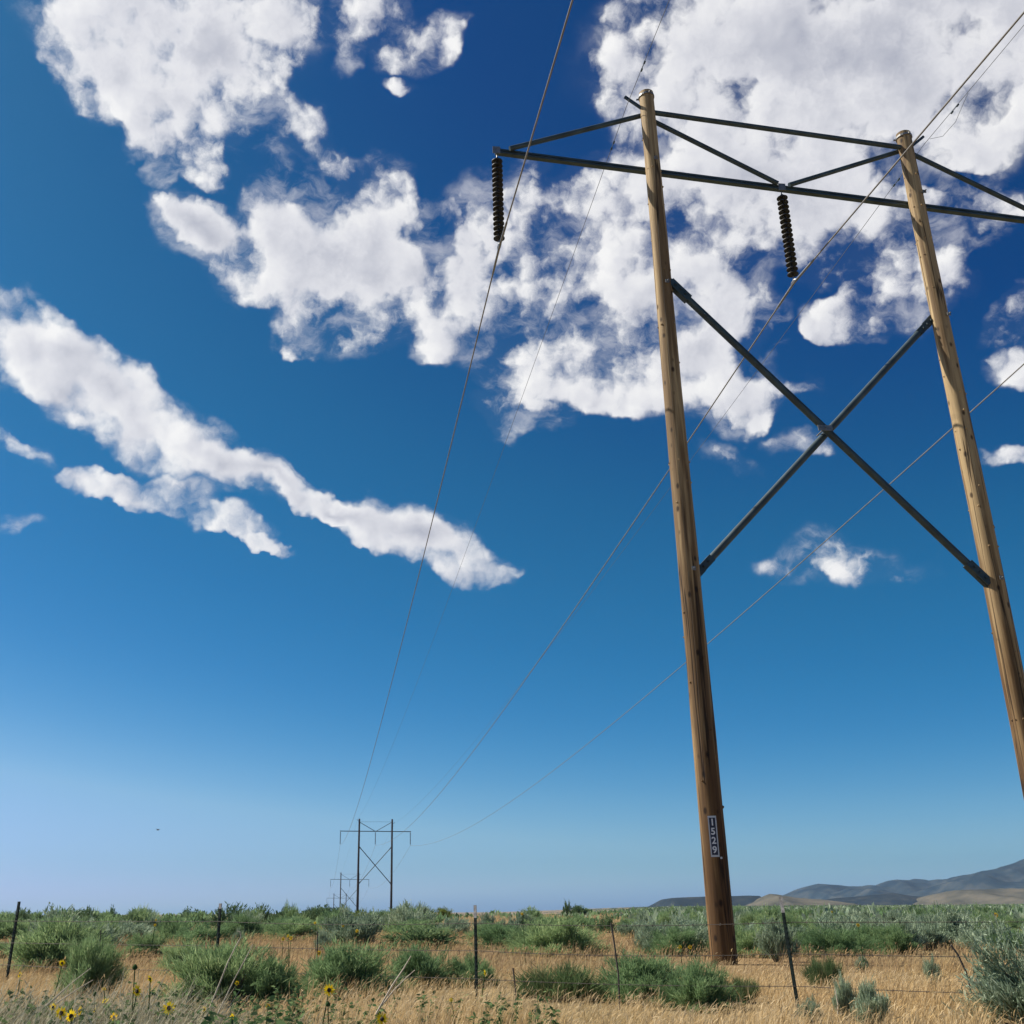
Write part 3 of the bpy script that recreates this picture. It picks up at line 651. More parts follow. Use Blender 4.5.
# ------------------------------------------------------------------ sunflowers
def head_mesh(np_, rad, seed):
    rs = np.random.default_rng(seed); vs = []; f4 = []; f3 = []; tn = []
    for i in range(np_):
        a = 2*math.pi*i/np_+rs.normal(0, .09); L = rad*rs.uniform(.85, 1.12); w = rad*0.26; c, s = math.cos(a), math.sin(a); q = len(vs)
        lift = rs.uniform(-.15, .12)*rad
        for r, ww, z in ((rad*.28, .45, 0), (rad*.62, 1, lift*.5+.04*rad), (L, 0, lift)):
            for sg in ((-1, 1) if ww else (0,)):
                vs.append((c*r - s*w*ww*.5*sg, s*r + c*w*ww*.5*sg, z)); tn.append(rs.random())
        f4.append((q, q+1, q+3, q+2)); f3.append((q+2, q+3, q+4))
    return np_mesh('petals', vs, np.array(f4), np.array(f3), PETAL, tn)
PET = [head_mesh(15, 0.042, s) for s in range(4)]
def sunflower(px, py, D, tilt, label, leaves=5, scale=1.0, group=None):
    P = at(px, py, D); z0 = float(gz(P.x, P.y)); h = P.z - z0
    bx = -random.uniform(-0.06, 0.06)
    r = empty('sunflower', (P.x+bx, P.y, z0)); tag(r, label, 'sunflower', group)
    bm = bmesh.new(); top = Vector((-bx, 0, h)); mid = Vector((-bx*.3, random.uniform(-.03, .03), h*.55))
    tube(bm, [(0, 0, -.03), mid, top*0.9+mid*.1+Vector((0, .01, 0)), top+Vector((0, .015, -.012))], [.006, .005, .004, .004], 6)
    finish('stem', bm, SUNLEAF, r, True)
    for i in range(leaves):
        s = 0.25+0.62*i/max(leaves-1, 1)+random.uniform(-.04, .04); b = mid*(s/.55) if s < .55 else mid.lerp(top, (s-.55)/.45)
        a = i*2.4+random.uniform(-.4, .4); L = random.uniform(.05, .085)*(1.25-s*.6)*1.3; W = L*.62
        d = Vector((math.cos(a), math.sin(a), .25)); sd = Vector((-math.sin(a), math.cos(a), 0))
        vs = [b, b+d*L*.35+sd*W*.5, b+d*L*.35-sd*W*.5, b+d*L*.7+sd*W*.33-Vector((0, 0, L*.12)), b+d*L*.7-sd*W*.33-Vector((0, 0, L*.12)), b+d*L-Vector((0, 0, L*.35))]
        link('leaf', np_mesh('leaf', [tuple(v) for v in vs], np.array([(1, 2, 4, 3)]), np.array([(0, 2, 1), (3, 4, 5)]), SUNLEAF, [random.random()]*6), r)
    az, el = tilt
    hd = bmesh.new(); lathe(hd, [(.006, -.014), (.018, -.007), (.013, .002), (.009, .006), (.004, .008)], 10)
    q = Vector((math.sin(az)*math.cos(el), -math.cos(az)*math.cos(el), math.sin(el))).to_track_quat('Z', 'Y')
    o = finish('flower_disc', hd, DISC, r, True); o.location = top; o.rotation_mode = 'QUATERNION'; o.rotation_quaternion = q; o.scale = (scale,)*3
    pm = link('petals', random.choice(PET), o)
    return r
SF = [(62, 963, 11.0, (.5, .3), 'sunflower in front of the big left bush, highest of the left ones', .8),
 (20, 975, 11.5, (-.6, .2), 'small sunflower just right of the leftmost fence post foot', .8),
 (53, 1007, 8.6, (.9, .3), 'orange-tinged sunflower, left of the bottom cluster', .75),
 (61, 1013, 7.6, (.2, .15), 'sunflower facing forward in the bottom left cluster with a clear round face', 1),
 (71, 1016, 7.5, (.7, -.1), 'fullest sunflower of the bottom left cluster, nodding down', 1),
 (80, 1011, 7.9, (-.9, .1), 'sunflower at the upper right of the bottom left cluster', .85),
 (104, 989, 9.8, (.4, .9), 'tiny sunflower seen from below a dark seed head at left', .5),
 (105, 1001, 9.0, (-.4, 1.0), 'half-open sunflower above right of the bottom left cluster', .8),
 (95, 1011, 8.4, (1.5, .2), 'fading sunflower turned sideways beside the bottom cluster', .6),
 (114, 1017, 7.8, (.9, .2), 'lone small sunflower low down right of the bottom cluster', .75),
 (137, 991, 8.2, (-.5, -.15), 'large sunflower under a tall green bud at lower left', 1.15),
 (150, 979, 8.6, (1.3, .5), 'sunflower in profile beside the large one at lower left', .8),
 (169, 1008, 7.9, (.3, .1), 'sunflower with a dark centre below the green shrubs at left', 1.1),
 (237, 983, 9.6, (.4, .3), 'tiny sunflower between the pale curved stalks', .5),
 (204, 1009, 9.0, (1.0, .3), 'small orange sunflower left of the pale curved stalks', .55),
 (232, 1017, 8.4, (1.1, .1), 'narrow sunflower at the bottom under the pale curved stalks', .65),
 (329, 990, 9.0, (.2, .1), 'bright sunflower alone in front of the wide green shrub', 1.15),
 (382, 1019, 8.6, (-.2, .1), 'sunflower at the bottom edge below the dead diagonal stalks', 1.15),
 (485, 973, 12.4, (1.2, .2), 'yellow sunflower just right of the middle fence post', .9),
 (451, 1000, 11.0, (.3, .9), 'small sunflower left of the middle fence post foot', .6),
 (268, 1006, 9.4, (.3, .6), 'withered little sunflower at the foot of the spiky green shrub', .55)]
for px, py, D, tl, lab, sc in SF: sunflower(px, py, D, tl, lab, 6, sc)
FSF = [(156, 920, 26, 'far yellow flower, upper of two left of the yellow patch'), (155, 925, 25, 'far yellow flower, lower of two left of the yellow patch'),
 (315, 923, 22, 'far yellow flower below the dark bushy shrub'), (343, 926, 22, 'far yellow flower left of the yellow-green shrub'),
 (357, 931, 20, 'far yellow flower in front of the yellow-green shrub'), (283, 939, 19, 'far yellow flower, left of a trio in the low shrub'),
 (288, 936, 19.5, 'far yellow flower, upper middle of a trio in the low shrub'), (291, 938, 19.2, 'far yellow flower, right of a trio in the low shrub'),
 (319, 953, 16, 'orange flower beside the thin upright fence stay'), (832, 912, 26, 'yellow flower on the far plain left of the silver sagebrush top'),
 (858, 925, 19, 'yellow flower over the bright green feathery shrub'), (996, 915, 14, 'yellow flower beside the big right sagebrush'),
 (680, 947, 18.5, 'yellow flower, left of two beside the numbered pole'), (690, 947, 18.4, 'yellow flower, right of two beside the numbered pole'),
 (522, 914, 24, 'yellow flower on top of the dark-bottomed sagebrush')]
for px, py, D, lab in FSF: sunflower(px, py, D, (random.uniform(-.5, .5), .2), lab, 3, random.uniform(.7, 1.0))
# green buds on tall stems
def bud(px, py, D, label):
    P = at(px, py, D); z0 = float(gz(P.x, P.y)); r = empty('sunflower_bud', (P.x, P.y, z0)); tag(r, label, 'flower bud'); h = P.z-z0
    bm = bmesh.new(); tube(bm, [(0, 0, -.03), (.01, 0, h*.5), (0, 0, h)], [.006, .005, .004], 6); finish('stem', bm, SUNLEAF, r, True)
    bm = bmesh.new(); lathe(bm, [(.004, -.02), (.018, -.012), (.02, 0), (.012, .012), (.003, .02)], 8); o = finish('bud', bm, SUNLEAF, r, True); o.location = (0, 0, h)
    for i in range(5):
        a = i*1.3; s = .45+.1*i; b = Vector((.005, 0, h*s)); d = Vector((math.cos(a), math.sin(a), .2)); sd = Vector((-math.sin(a), math.cos(a), 0)); L = .06
        vs = [b, b+d*L*.4+sd*L*.28, b+d*L*.4-sd*L*.28, b+d*L-Vector((0, 0, .02))]
        link('leaf', np_mesh('leaf', [tuple(v) for v in vs], None, np.array([(0, 2, 1), (1, 2, 3)]), SUNLEAF, [random.random()]*4), r)
bud(135, 967, 8.3, 'tall green sunflower bud above the largest left sunflower')
bud(95, 994, 9.6, 'dark round seed head above the bottom left sunflowers')
bud(328, 1004, 9.0, 'small green bud on the stem below the lone bright sunflower')

# dead stalks
def stalk(pts, D, r0, label):
    P = [at(x, y, D) for x, y in pts]; g = float(gz(P[0].x, P[0].y)); o = Vector((P[0].x, P[0].y, g)); r = [r0*(1-.55*i/(len(P)-1)) for i in range(len(P))]
    bm = bmesh.new(); tube(bm, [p-o for p in P], r, 6); ob = finish('dead_stalk', bm, DEAD, None, True, loc=o); tag(ob, label, 'dead stalk')
stalk([(204, 1022), (219, 985), (228, 962), (236, 946), (241, 937), (240, 932), (237, 931)], 9.2, .0065, 'tall pale dead stalk with a hooked tip at lower left')
stalk([(214, 1022), (234, 980), (246, 958), (253, 944)], 9.0, .0055, 'straight pale dead stalk right of the hooked one')
stalk([(376, 1014), (392, 986), (404, 968), (411, 956)], 9.6, .008, 'longer of two crossed dead stalks in front of the dome-shaped shrub')
stalk([(380, 1008), (394, 990), (407, 977), (415, 970)], 9.8, .006, 'shorter of two crossed dead stalks in front of the dome-shaped shrub')
stalk([(46, 1006), (66, 988), (78, 978), (91, 968)], 8.4, .005, 'slanting grey dead stalk in the left weeds below the big bush')
stalk([(57, 1003), (76, 990), (93, 980)], 8.0, .0045, 'short slanting grey stalk in the left weeds')
stalk([(838, 1022), (838, 1005), (835, 988)], 11.5, .009, 'short upright dead stalk left of the silvery sagebrush pair')

# ------------------------------------------------------------------ barbed wire fence
fence = empty('barbed_wire_fence', (0.28, 14.15, 0)); tag(fence, 'rusty barbed wire fence on dark steel posts crossing the grass', 'fence')
FX = lambda x: 14.3-0.515*x
POSTS = [-10.9, -6.98, -3.33, 0.285, 3.70, 7.5]
o_f = Vector((0.28, 14.15, 0))
fd = Vector((1, -0.515, 0)).normalized(); fn = Vector((0.515, 1, 0)).normalized()
for i, x in enumerate(POSTS):
    y = FX(x); g = float(gz(x, y)); b = Vector((x, y, g))-o_f; top = (1.18, 1.22, 1.17, 1.14, 1.19, 1.18)[i]
    lean = Vector(((0, .05, .01, -.005, -.075, 0)[i], 0, 0)); tipl = (.0, .0, .07, .15, .16, .1)[i]
    bm = bmesh.new(); B = b+lean*(top-tipl)/top+Vector((0, 0, top-tipl))
    bar(bm, b+Vector((0, 0, -.3)), B, .037, .007, up=fn); bar(bm, b+fn*.0215+Vector((0, 0, -.3)), B+fn*.0215, .008, .034, up=fn)
    for k in range(18):
        zz = .1+k*(top-.25)/18
        if zz < top-tipl-.03: bar(bm, b+lean*zz/top-fn*.004+Vector((0, 0, zz)), b+lean*zz/top-fn*.013+Vector((0, 0, zz)), .02, .016)
    p = finish('post', bm, POSTG, fence)
    if tipl:
        T = b+lean+Vector((0, 0, top)); bm = bmesh.new()
        bar(bm, B, T, .037, .007, up=fn); bar(bm, B+fn*.0215, T+fn*.0215, .008, .034, up=fn)
        pt = finish('painted_tip', bm, POSTW, p); tag(pt, 'chipped white tip of the steel post')
STRANDS = [.93, .61, .29]
for zi, z in enumerate(STRANDS):
    bm = bmesh.new(); pts = []
    for a, c in zip(POSTS[:-1], POSTS[1:]):
        for k in range(14):
            t = k/14; x = a+(c-a)*t; y = FX(x)
            g = float(gz(a, FX(a)))*(1-t)+float(gz(c, FX(c)))*t
            pts.append(Vector((x, y, g+z-.035*4*t*(1-t)*(.6+.5*math.sin(a*3+zi)))) - fn*.02 - o_f)
    tube(bm, pts, .0036, 5)
    for k in range(0, int((POSTS[-1]-POSTS[0])/.14)):   # barbs
        x = POSTS[0]+.05+k*.14; f = (k*.14+.05)/(POSTS[-1]-POSTS[0])
        j = min(range(len(pts)), key=lambda q: abs(pts[q].x+o_f.x-x)); q0 = pts[max(j-1, 0)]; q1 = pts[min(j+1, len(pts)-1)]
        tt = (x-o_f.x-q0.x)/max(q1.x-q0.x, 1e-6); c = q0.lerp(q1, tt) if j else pts[0]
        for s in (-1, 1):
            dv = Vector((s*.5, random.uniform(-.5, .5), random.choice((-1, 1)))).normalized()*.017
            bar(bm, c-dv, c+dv, .003, .003)
    finish('wire', bm, RUST, fence)
def stay(pts, D, r, parent):
    P = [at(x, y, D)-o_f for x, y in pts]; bm = bmesh.new(); tube(bm, P, r, 6, wob=.3); finish('stay', bm, RUST, fence, True)
stay([(317.5, 932), (317, 955), (316.5, 978), (316, 992)], FX(-1.78)*1.0, .008, fence)
stay([(611, 923), (614.5, 945), (618.5, 975), (620, 1012)], FX(1.93), .011, fence)
stay([(513, 968), (515, 985), (517, 1022)], FX(.77), .009, fence)
stay([(101, 930), (99.5, 948), (98, 968)], FX(-5.2), .007, fence)
stay([(951, 945), (958, 955), (966, 972), (971, 992), (976, 1010), (981, 1026)], FX(4.9), .010, fence)

# ------------------------------------------------------------------ transmission tower
AZ = R_(6.74); UX = Vector((math.cos(AZ), math.sin(AZ), 0)); LY = Vector((-math.sin(AZ), math.cos(AZ), 0))
PB = Vector((5.366, 22.615, 0.0))
TW = PB + UX*3.63                     # base centre of the near tower
def pole_mesh(bm, x, lean, top, seed):
    n = 44; pts = []; rad = []
    for i in range(n+1):
        t = i/n; z = -1.2+(top+1.2)*t
        pts.append((x+lean*t+.02*mnoise.noise((seed, t*3, 0)), .02*mnoise.noise((seed+5, t*3, 0)), z)); rad.append((.266-.076*t)*(1+.02*mnoise.noise((seed+9, t*14, 0))))
    tube(bm, pts, rad, 20, wob=.035)
    rs = random.Random(seed)
    for k in range(70):                # knot stubs
        t = rs.uniform(.2, .98); i = int(t*n); a = rs.uniform(0, 6.28); c = Vector(pts[i]); d = Vector((math.cos(a), math.sin(a), .25)); rr = rad[i]
        tube(bm, [c+d*(rr-.012), c+d*(rr+rs.uniform(.010, .026))], [rs.uniform(.024, .042), .014], 6)
# joint heights along each pole (left, right)
def build_tower(far=False):
    t = empty('transmission_tower', TW, AZ)
    wood = WOODFAR if far else WOOD
    X0, X1 = -3.63, 3.63
    for x, lean, top, seed in ((X0, .0, 21.62, 3), (X1, 0, 21.55, 8) if far else (X1+.09, -.13, 20.92, 8)):
        bm = bmesh.new(); pole_mesh(bm, x, lean, top, seed); p = finish('pole', bm, wood, t, True)
        bm = bmesh.new(); s = -1 if x < 0 else 1
        lathe(bm, [(.21, top-.16), (.215, top-.155), (.215, top-.10), (.21, top-.095)], 20, (x+lean, 0, 0))
        for k in range(3):
            a = k*2.1+.6; bar(bm, (x+lean+.19*math.cos(a), .19*math.sin(a), top-.13), (x+lean+.27*math.cos(a), .27*math.sin(a), top-.13), .035, .035)
        finish('pole_band', bm, GALV, p, False)
        for zz in ((19.3, 18.84)[x > 0], (15.57, 15.1)[x > 0], (8.13, 8.12)[x > 0]):   # through bolts
            bm = bmesh.new(); tube(bm, [(x-s*.02, -.34, zz), (x-s*.02, .36, zz)], .018, 6); bar(bm, (x-s*.02, -.27, zz), (x-s*.02, -.255, zz), .09, .09); finish('bolt', bm, GALV, p)
    zl, zr = (19.0, 18.95) if far else (19.30, 18.80)              # crossarm height at the poles
    sl_ = (zr-zl)/7.26
    za = lambda u: zl + sl_*(u-X0)
    ay = .30
    bm = bmesh.new(); a, b = -7.74, 7.74
    hh = .085 if far else .055; bar(bm, (a, ay, za(a)+.04), (b, ay, za(b)+.04), .13, hh); bar(bm, (a, ay, za(a)-.04), (b, ay, za(b)-.04), .13, hh)
    bar(bm, (a+.02, ay+.01, za(a)), (b-.02, ay+.01, za(b)), .085, .03)
    ca = finish('crossarm', bm, STEEL, t)
    for u in (a+.02, -.02, b-.02):
        bm = bmesh.new(); bar(bm, (u-.10, ay-.075, za(u)), (u+.10, ay-.075, za(u)), .018, .21); bar(bm, (u, ay, za(u)-.09), (u, ay, za(u)-.18), .03, .07); finish('hanger_plate', bm, GALV, ca)
    # top tie between the poles
    bm = bmesh.new(); tube(bm, [(X0+.15, -.02, 20.98), (X1-.2, -.02, 20.98 if far else 20.45)], .02 if far else .068, 10); finish('top_tie', bm, STEEL, t, True)
    def brace(name, p, q, r, y, endp=True):
        p = Vector(p); q = Vector(q); p.y = y; q.y = y; dd = (q-p).normalized()
        gp = .18 if endp else .04
        bm = bmesh.new(); tube(bm, [p+dd*gp, q-dd*gp], r, 10); o = finish(name, bm, STEEL, t, True)
        if endp:
            for e, s in ((p, 1), (q, -1)):
                bm = bmesh.new(); bar(bm, e-dd*s*.10, e+dd*s*.55, r*2.15, r*2.1, up=(0, 1, 0)); bar(bm, e-dd*s*.14, e+dd*s*.22, r*2.45, .05, up=(0, 1, 0))
                for k in range(3): bar(bm, e+dd*s*(.06+.17*k)+Vector((0, -.14, 0)), e+dd*s*(.06+.17*k)+Vector((0, -.05, 0)), .045, .045)
                finish('end_fitting', bm, STEEL, o)
        return o
    # peak struts down to the crossarm
    zr_ = 20.85 if far else 20.42
    brace('peak_strut', (X0+.02, 0, 20.95), (-.12, 0, za(-.12)+.02), .064, .16, False)
    brace('peak_strut', (X1-.02, 0, zr_+.1), (.12, 0, za(.12)+.02), .064, .16, False)
    if not far:
        brace('peak_strut', (X0-.02, 0, 21.05), (-7.42, 0, za(-7.42)+.02), .066, .16, False)
        brace('peak_strut', (X1+.02, 0, 20.52), (7.42, 0, za(7.42)+.02), .066, .16, False)
    # X brace
    b1 = brace('cross_brace', (X0+.22, 0, 15.60), (X1-.2, 0, 8.10), .088, -.06)
    b2 = brace('cross_brace', (X0+.22, 0, 8.12), (X1-.2, 0, 15.55 if far else 15.12), .085, .15)
    bm = bmesh.new(); bar(bm, (-.18, -.17, 11.78), (.18, -.17, 11.78), .02, .14); tube(bm, [(0, -.22, 11.78), (0, .28, 11.78)], .02, 6); finish('clamp_plate', bm, GALV, b1)
    # shield wire brackets on the pole tops
    for x, top, s in ((X0, 21.62, -1), (X1, 21.06, 1)):
        zt = top-.22
        bm = bmesh.new(); bar(bm, (x+s*.17, .0, zt-.28), (x+s*.58, .05, zt+.10), .06, .07); bar(bm, (x+s*.54, .05, zt+.12), (x+s*.54, .05, zt-.16), .05, .05)
        finish('wire_bracket', bm, STEEL, t)
    return t
tower = build_tower()
tag(tower, 'near wooden two-pole power pylon with a steel crossarm and cross braces', 'power pylon', 'pylons of the power line')

def build_insulator():
    r = empty('insulator_string', (0, 0, 0))
    bm = bmesh.new(); n = 17; pitch = .148
    for k in range(n):
        z = -.13-k*pitch
        lathe(bm, [(.028, z+.062), (.05, z+.055), (.052, z+.018), (.085, z+.004), (.143, z-.030), (.145, z-.046), (.133, z-.052), (.10, z-.036), (.03, z-.045), (.022, z-.085)], 18)
    finish('discs', bm, PORC, r, True)
    bm = bmesh.new(); tube(bm, [(0, 0, .04), (0, 0, -.1)], .016, 6); lathe(bm, [(.03, -.1), (.03, -.05)], 8); finish('hook', bm, GALV, r)
    zb = -.13-n*pitch-.02
    bm = bmesh.new(); tube(bm, [(0, 0, zb+.06), (0, 0, zb-.05)], .02, 6); tube(bm, [(0, -.17, zb-.13), (0, -.08, zb-.09), (0, .08, zb-.09), (0, .17, zb-.13)], [.022, .045, .045, .022], 8); bar(bm, (0, 0, zb-.04), (0, 0, zb-.17), .05, .06)
    finish('clamp', bm, GALV, r)
    return r, zb-.12
ins0, INS = build_insulator()
ARM = lambda u, far=False: (19.0 - (.05/7.26)*(u+3.63) if far else 19.30 - (.5/7.26)*(u+3.63)) - .14
TOWERS = [(tower, TW)]
SPAN = [(220.3, -2.05), (430.5, -7.0), (645.5, -12.3)]
TL = ['distant pylon right of the left conductor, nearest of the far ones', 'second far pylon, smaller, overlapping the left pole of the nearer one', 'farthest tiny pylon fading in the haze behind the others']
far_tower = build_tower(True); first_far = True
for (s, dz), lab in zip(SPAN, TL):
    c = far_tower if first_far else copy_tree(far_tower); first_far = False; c.location = TW+LY*s+Vector((0, 0, dz)); tag(c, lab, 'power pylon', 'pylons of the power line'); TOWERS.append((c, c.location.copy()))
US = [-7.70, -.02, 7.70]
IL = [['dark insulator string at the left end of the near crossarm', 'dark insulator string hanging from the middle of the near crossarm', 'dark insulator string at the right end of the near crossarm'],
      ['insulator string at the left arm end of the nearest distant pylon', 'insulator string in the middle of the nearest distant pylon', 'insulator string at the right arm end of the nearest distant pylon'],
      ['insulator string at the left arm end of the second far pylon', 'insulator string in the middle of the second far pylon', 'insulator string at the right arm end of the second far pylon'],
      ['insulator string at the left arm end of the farthest pylon', 'insulator string in the middle of the farthest pylon', 'insulator string at the right arm end of the farthest pylon']]
HANG = {}
first = True
for ti, (t, loc) in enumerate(TOWERS):
    for ui, u in enumerate(US):
        o = ins0 if first else copy_tree(ins0); first = False
        o.location = loc + UX*u + LY*.30 + Vector((0, 0, ARM(u, ti > 0))); o.rotation_euler = (0, 0, AZ)
        tag(o, IL[ti][ui], 'insulator', 'insulator strings of the power line'); HANG[ti, ui] = o.location + Vector((0, 0, INS))

# ------------------------------------------------------------------ conductors and shield wires
def cable(name, pts_at, sags, r, mat, label, back, armor=False):
    """pts_at: attachment points from near to far; back: attachment of the span behind"""
    P = [back]+pts_at; line = []; rad = []
    for i in range(len(P)-1):
        n = 60
        for k in range(n):
            t = k/n; q = P[i].lerp(P[i+1], t); q.z -= 4*sags[i]*t*(1-t); line.append(q); rad.append(r)
    line.append(P[-1].copy()); rad.append(r)
    o0 = Vector((pts_at[0].x, pts_at[0].y, pts_at[0].z))
    bm = bmesh.new(); tube(bm, [q-o0 for q in line], rad, 6)
    ob = finish(name, bm, mat, None, True, loc=o0); tag(ob, label, 'cable')
    if armor:
        bm = bmesh.new(); L = []
        a = P[0].lerp(P[1], 1); 
        def pt(s):
            sp = 220.3; t = abs(s)/sp
            if s < 0: q = P[1].lerp(P[0], t); q.z -= 4*sags[0]*t*(1-t)
            else: q = P[1].lerp(P[2], t); q.z -= 4*sags[1]*t*(1-t)
            return q-o0
        ss = [-1.15, -1.05, -.5, 0, .5, 1.05, 1.15]; tube(bm, [pt(s) for s in ss], [r, r*1.55, r*1.6, r*1.6, r*1.6, r*1.55, r], 8); finish('armour_rods', bm, GALV, ob, True)
    return ob
CL = ['left conductor cable from the left insulator towards the far pylons', 'middle conductor cable slung from the middle insulator of the near pylon', 'right conductor cable crossing low behind both near poles']
SAG = [(3.2, 3.3, 3.0, 3.0), (3.6, 3.6, 3.2, 3.0), (3.6, 3.7, 3.2, 3.0)]
for ui in range(3):
    pts = [HANG[k, ui] for k in range(4)]; back = HANG[0, ui] - LY*220 + Vector((0, 0, .5))
    cable('power_cable', pts, SAG[ui], .019, CABLE, CL[ui], back, True)
for s, x, top, lab in ((-1, -3.63, 21.62, 'thin shield wire over the left pole of the near pylon'), (1, 3.63, 21.06, 'thin shield wire at the top of the right pole of the near pylon')):
    pts = [loc + UX*(x+s*.54) + LY*.05 + Vector((0, 0, top-.40)) for t, loc in TOWERS]; back = pts[0] - LY*220 + Vector((0, 0, .5))
    o = cable('shield_wire', pts, (2.2, 2.2, 2.0, 2.0), .0075, THIN, lab, back)
    for sd in (-1, 1):                 # vibration dampers
        bm = bmesh.new(); q = Vector((0, 0, -.03))+LY*(sd*1.5)*(1)
        q.z -= .055; tube(bm, [q-LY*.14, q+LY*.14], .008, 5); tube(bm, [q-LY*.17, q-LY*.09], .026, 8); tube(bm, [q+LY*.09, q+LY*.17], .026, 8); finish('damper', bm, STEEL, o)
    if s > 0:
        bm = bmesh.new(); tube(bm, [Vector((.0, 0, -.05))-LY*.3, Vector((.02, 0, -.38))-LY*.8, Vector((.02, 0, -.42))-LY*1.4, Vector((0, 0, -.2))-LY*1.9, Vector((0, 0, -.12))-LY*2.1], .006, 5); finish('loose_wire', bm, THIN, o, True)

# ------------------------------------------------------------------ number plate on the left pole
def digit_mesh(ch):
    cu = bpy.data.curves.new('numeral', 'FONT'); cu.body = ch; cu.size = .185; cu.align_x = 'CENTER'; cu.align_y = 'CENTER'; cu.extrude = .002; cu.offset = .004
    ob = bpy.data.objects.new('numeral', cu); COL.objects.link(ob); dg = bpy.context.evaluated_depsgraph_get()
    me = bpy.data.meshes.new_from_object(ob.evaluated_get(dg)); bpy.data.objects.remove(ob); me.materials.clear(); me.materials.append(SIGNW); return me
ctr = at(713.6, 837, 22.35)
tocam = (Vector((0, 0, 0))-Vector((PB.x, PB.y, 0))).normalized()
side_ = Vector((-tocam.y, tocam.x, 0))
offs = (ctr-PB).dot(side_)
offs = max(min(offs, .05), -.05)
sp = PB + tocam*(.268) + side_*offs; sp.z = 2.42
rz = math.atan2(tocam.x, -tocam.y)
sg = empty('number_plate', sp, rz); tag(sg, 'narrow upright plate with white numerals on the left near pole', 'sign')
def plate(name, w, h, y, mat, parent, th=.004):
    bm = bmesh.new(); bar(bm, (0, y, -h/2), (0, y, h/2), w, th, up=(0, 1, 0)); return finish(name, bm, mat, parent)
plate('backing', .168, .80, -.004, SIGNP, sg)
plate('panel', .122, .725, -.008, SIGNB, sg)
for i, ch in enumerate('1529'):
    d = link('numeral', digit_mesh(ch), sg); d.location = (0, -.0125, .268-.1785*i); d.rotation_euler = (R_(90), 0, 0)
bm = bmesh.new(); bar(bm, (.115, -.006, -.44), (.115, -.006, -.40), .04, .004, up=(0, 1, 0)); finish('tag', bm, SIGNP, sg)

# ------------------------------------------------------------------ hawk in the sky
bp = at(158, 830, 130); bird = bmesh.new()
tube(bird, [(-.22, 0, 0), (-.14, 0, .02), (0, 0, .03), (.14, 0, .02), (.2, 0, .015), (.24, 0, .005)], [.012, .05, .07, .055, .035, .008], 8)
for s in (-1, 1):
    vs = [(.08, s*.04, .05), (-.08, s*.04, .05), (.07, s*.26, .14), (-.07, s*.26, .13), (-.04, s*.52, .09)]
    v = [bird.verts.new(q) for q in vs]; bird.faces.new((v[0], v[1], v[3], v[2])); bird.faces.new((v[2], v[3], v[4]))
v = [bird.verts.new(q) for q in ((-.18, .02, .01), (-.18, -.02, .01), (-.36, -.07, .0), (-.36, .07, .0))]; bird.faces.new(v)
ob = finish('bird', bird, BIRDM, None, False, loc=bp); ob.rotation_euler = (0, 0, 2.6); tag(ob, 'small dark bird gliding low in the pale left sky', 'bird')

# ------------------------------------------------------------------ hills
def hill_mat(name, c0, c1, c2, scale=.022):
    m, nt, nd, lk = new_mat(name)
    tc = N(nt, 'ShaderNodeTexCoord')
    a = N(nt, 'ShaderNodeTexNoise'); a.inputs['Scale'].default_value = scale; a.inputs['Detail'].default_value = 9; a.inputs['Roughness'].default_value = .6; lk.new(tc.outputs['Object'], a.inputs['Vector'])
    r = ramp(nt, [(.36, c0), (.5, c1), (.64, c2)], a.outputs[0])
    p = N(nt, 'ShaderNodeBsdfDiffuse'); lk.new(r.outputs[0], p.inputs[0]); o = N(nt, 'ShaderNodeOutputMaterial'); lk.new(p.outputs[0], o.inputs[0]); return m
def hill(name, prof, D, back, front, mat, label, rough=.25, flat=0, freq=.006):
    D, back, front, freq = D*.55, back*.55, front*.55, freq*1.8
    """prof: skyline as (pixel column, row) read off at distance D; the slope runs front metres towards us and back metres away"""
    P = [at(x, y+(3.0 if name == 'mountain' else .5), D) for x, y in prof]; X = np.array([p.x for p in P]); Z = np.array([p.z for p in P])
    nx, ny = 220, 34; xs = np.linspace(X[0], X[-1], nx); vs = []
    for j in range(ny):
        t = j/(ny-1); y = D-front+(front+back)*t
        s = (y-(D-front))/front if y < D else 1-(y-D)/back
        for x in xs:
            zt = float(np.interp(x, X, Z))
            shape = max(s, 0)**(1.25 if not flat else .55) if y < D else max(s, 0)
            if flat: shape = min(1, max(s, 0)*1.9) if y < D else max(s, 0)
            e = mnoise.fractal((x*freq, y*freq*.6, D*.01), .9, 2.1, 5)
            rid = 1-abs(mnoise.noise((x*freq*1.3+3, y*freq*.35, 2+D)))*2
            base = -14.5
            hgt = (zt-base)*shape
            w = 4*shape*(1-shape) if y < D else 0
            z = base + hgt + (zt-base)*rough*w*(e*.5+(rid-.5)*.7) + (zt-base)*.025*e*(1 if shape > .3 else 0)
            vs.append((x, y*(1+.12*(x/D)**2), z))
    i = (np.arange(ny-1)[:, None]*nx+np.arange(nx-1)[None, :]).ravel()
    me = np_mesh(name, vs, np.stack([i, i+1, i+1+nx, i+nx], 1), None, mat, smooth_=True)
    tag(link(name, me), label, 'hill', kind='structure')
HM_TAN = hill_mat('dry_grass_hillside', (.065, .065, .05), (.105, .098, .072), (.155, .135, .098))
HM_CLOUDSHADE = hill_mat('cloud_shadow_hillside', (.014, .024, .032), (.022, .034, .042), (.045, .052, .052), .055)  # cloud shadow and some distance blue put into the hill colour
HM_MTN = hill_mat('haze_blue_scrub_mountainside', (.016, .034, .05), (.032, .052, .065), (.070, .082, .085), .018)  # scrub colour tinted blue to paint in part of the haze
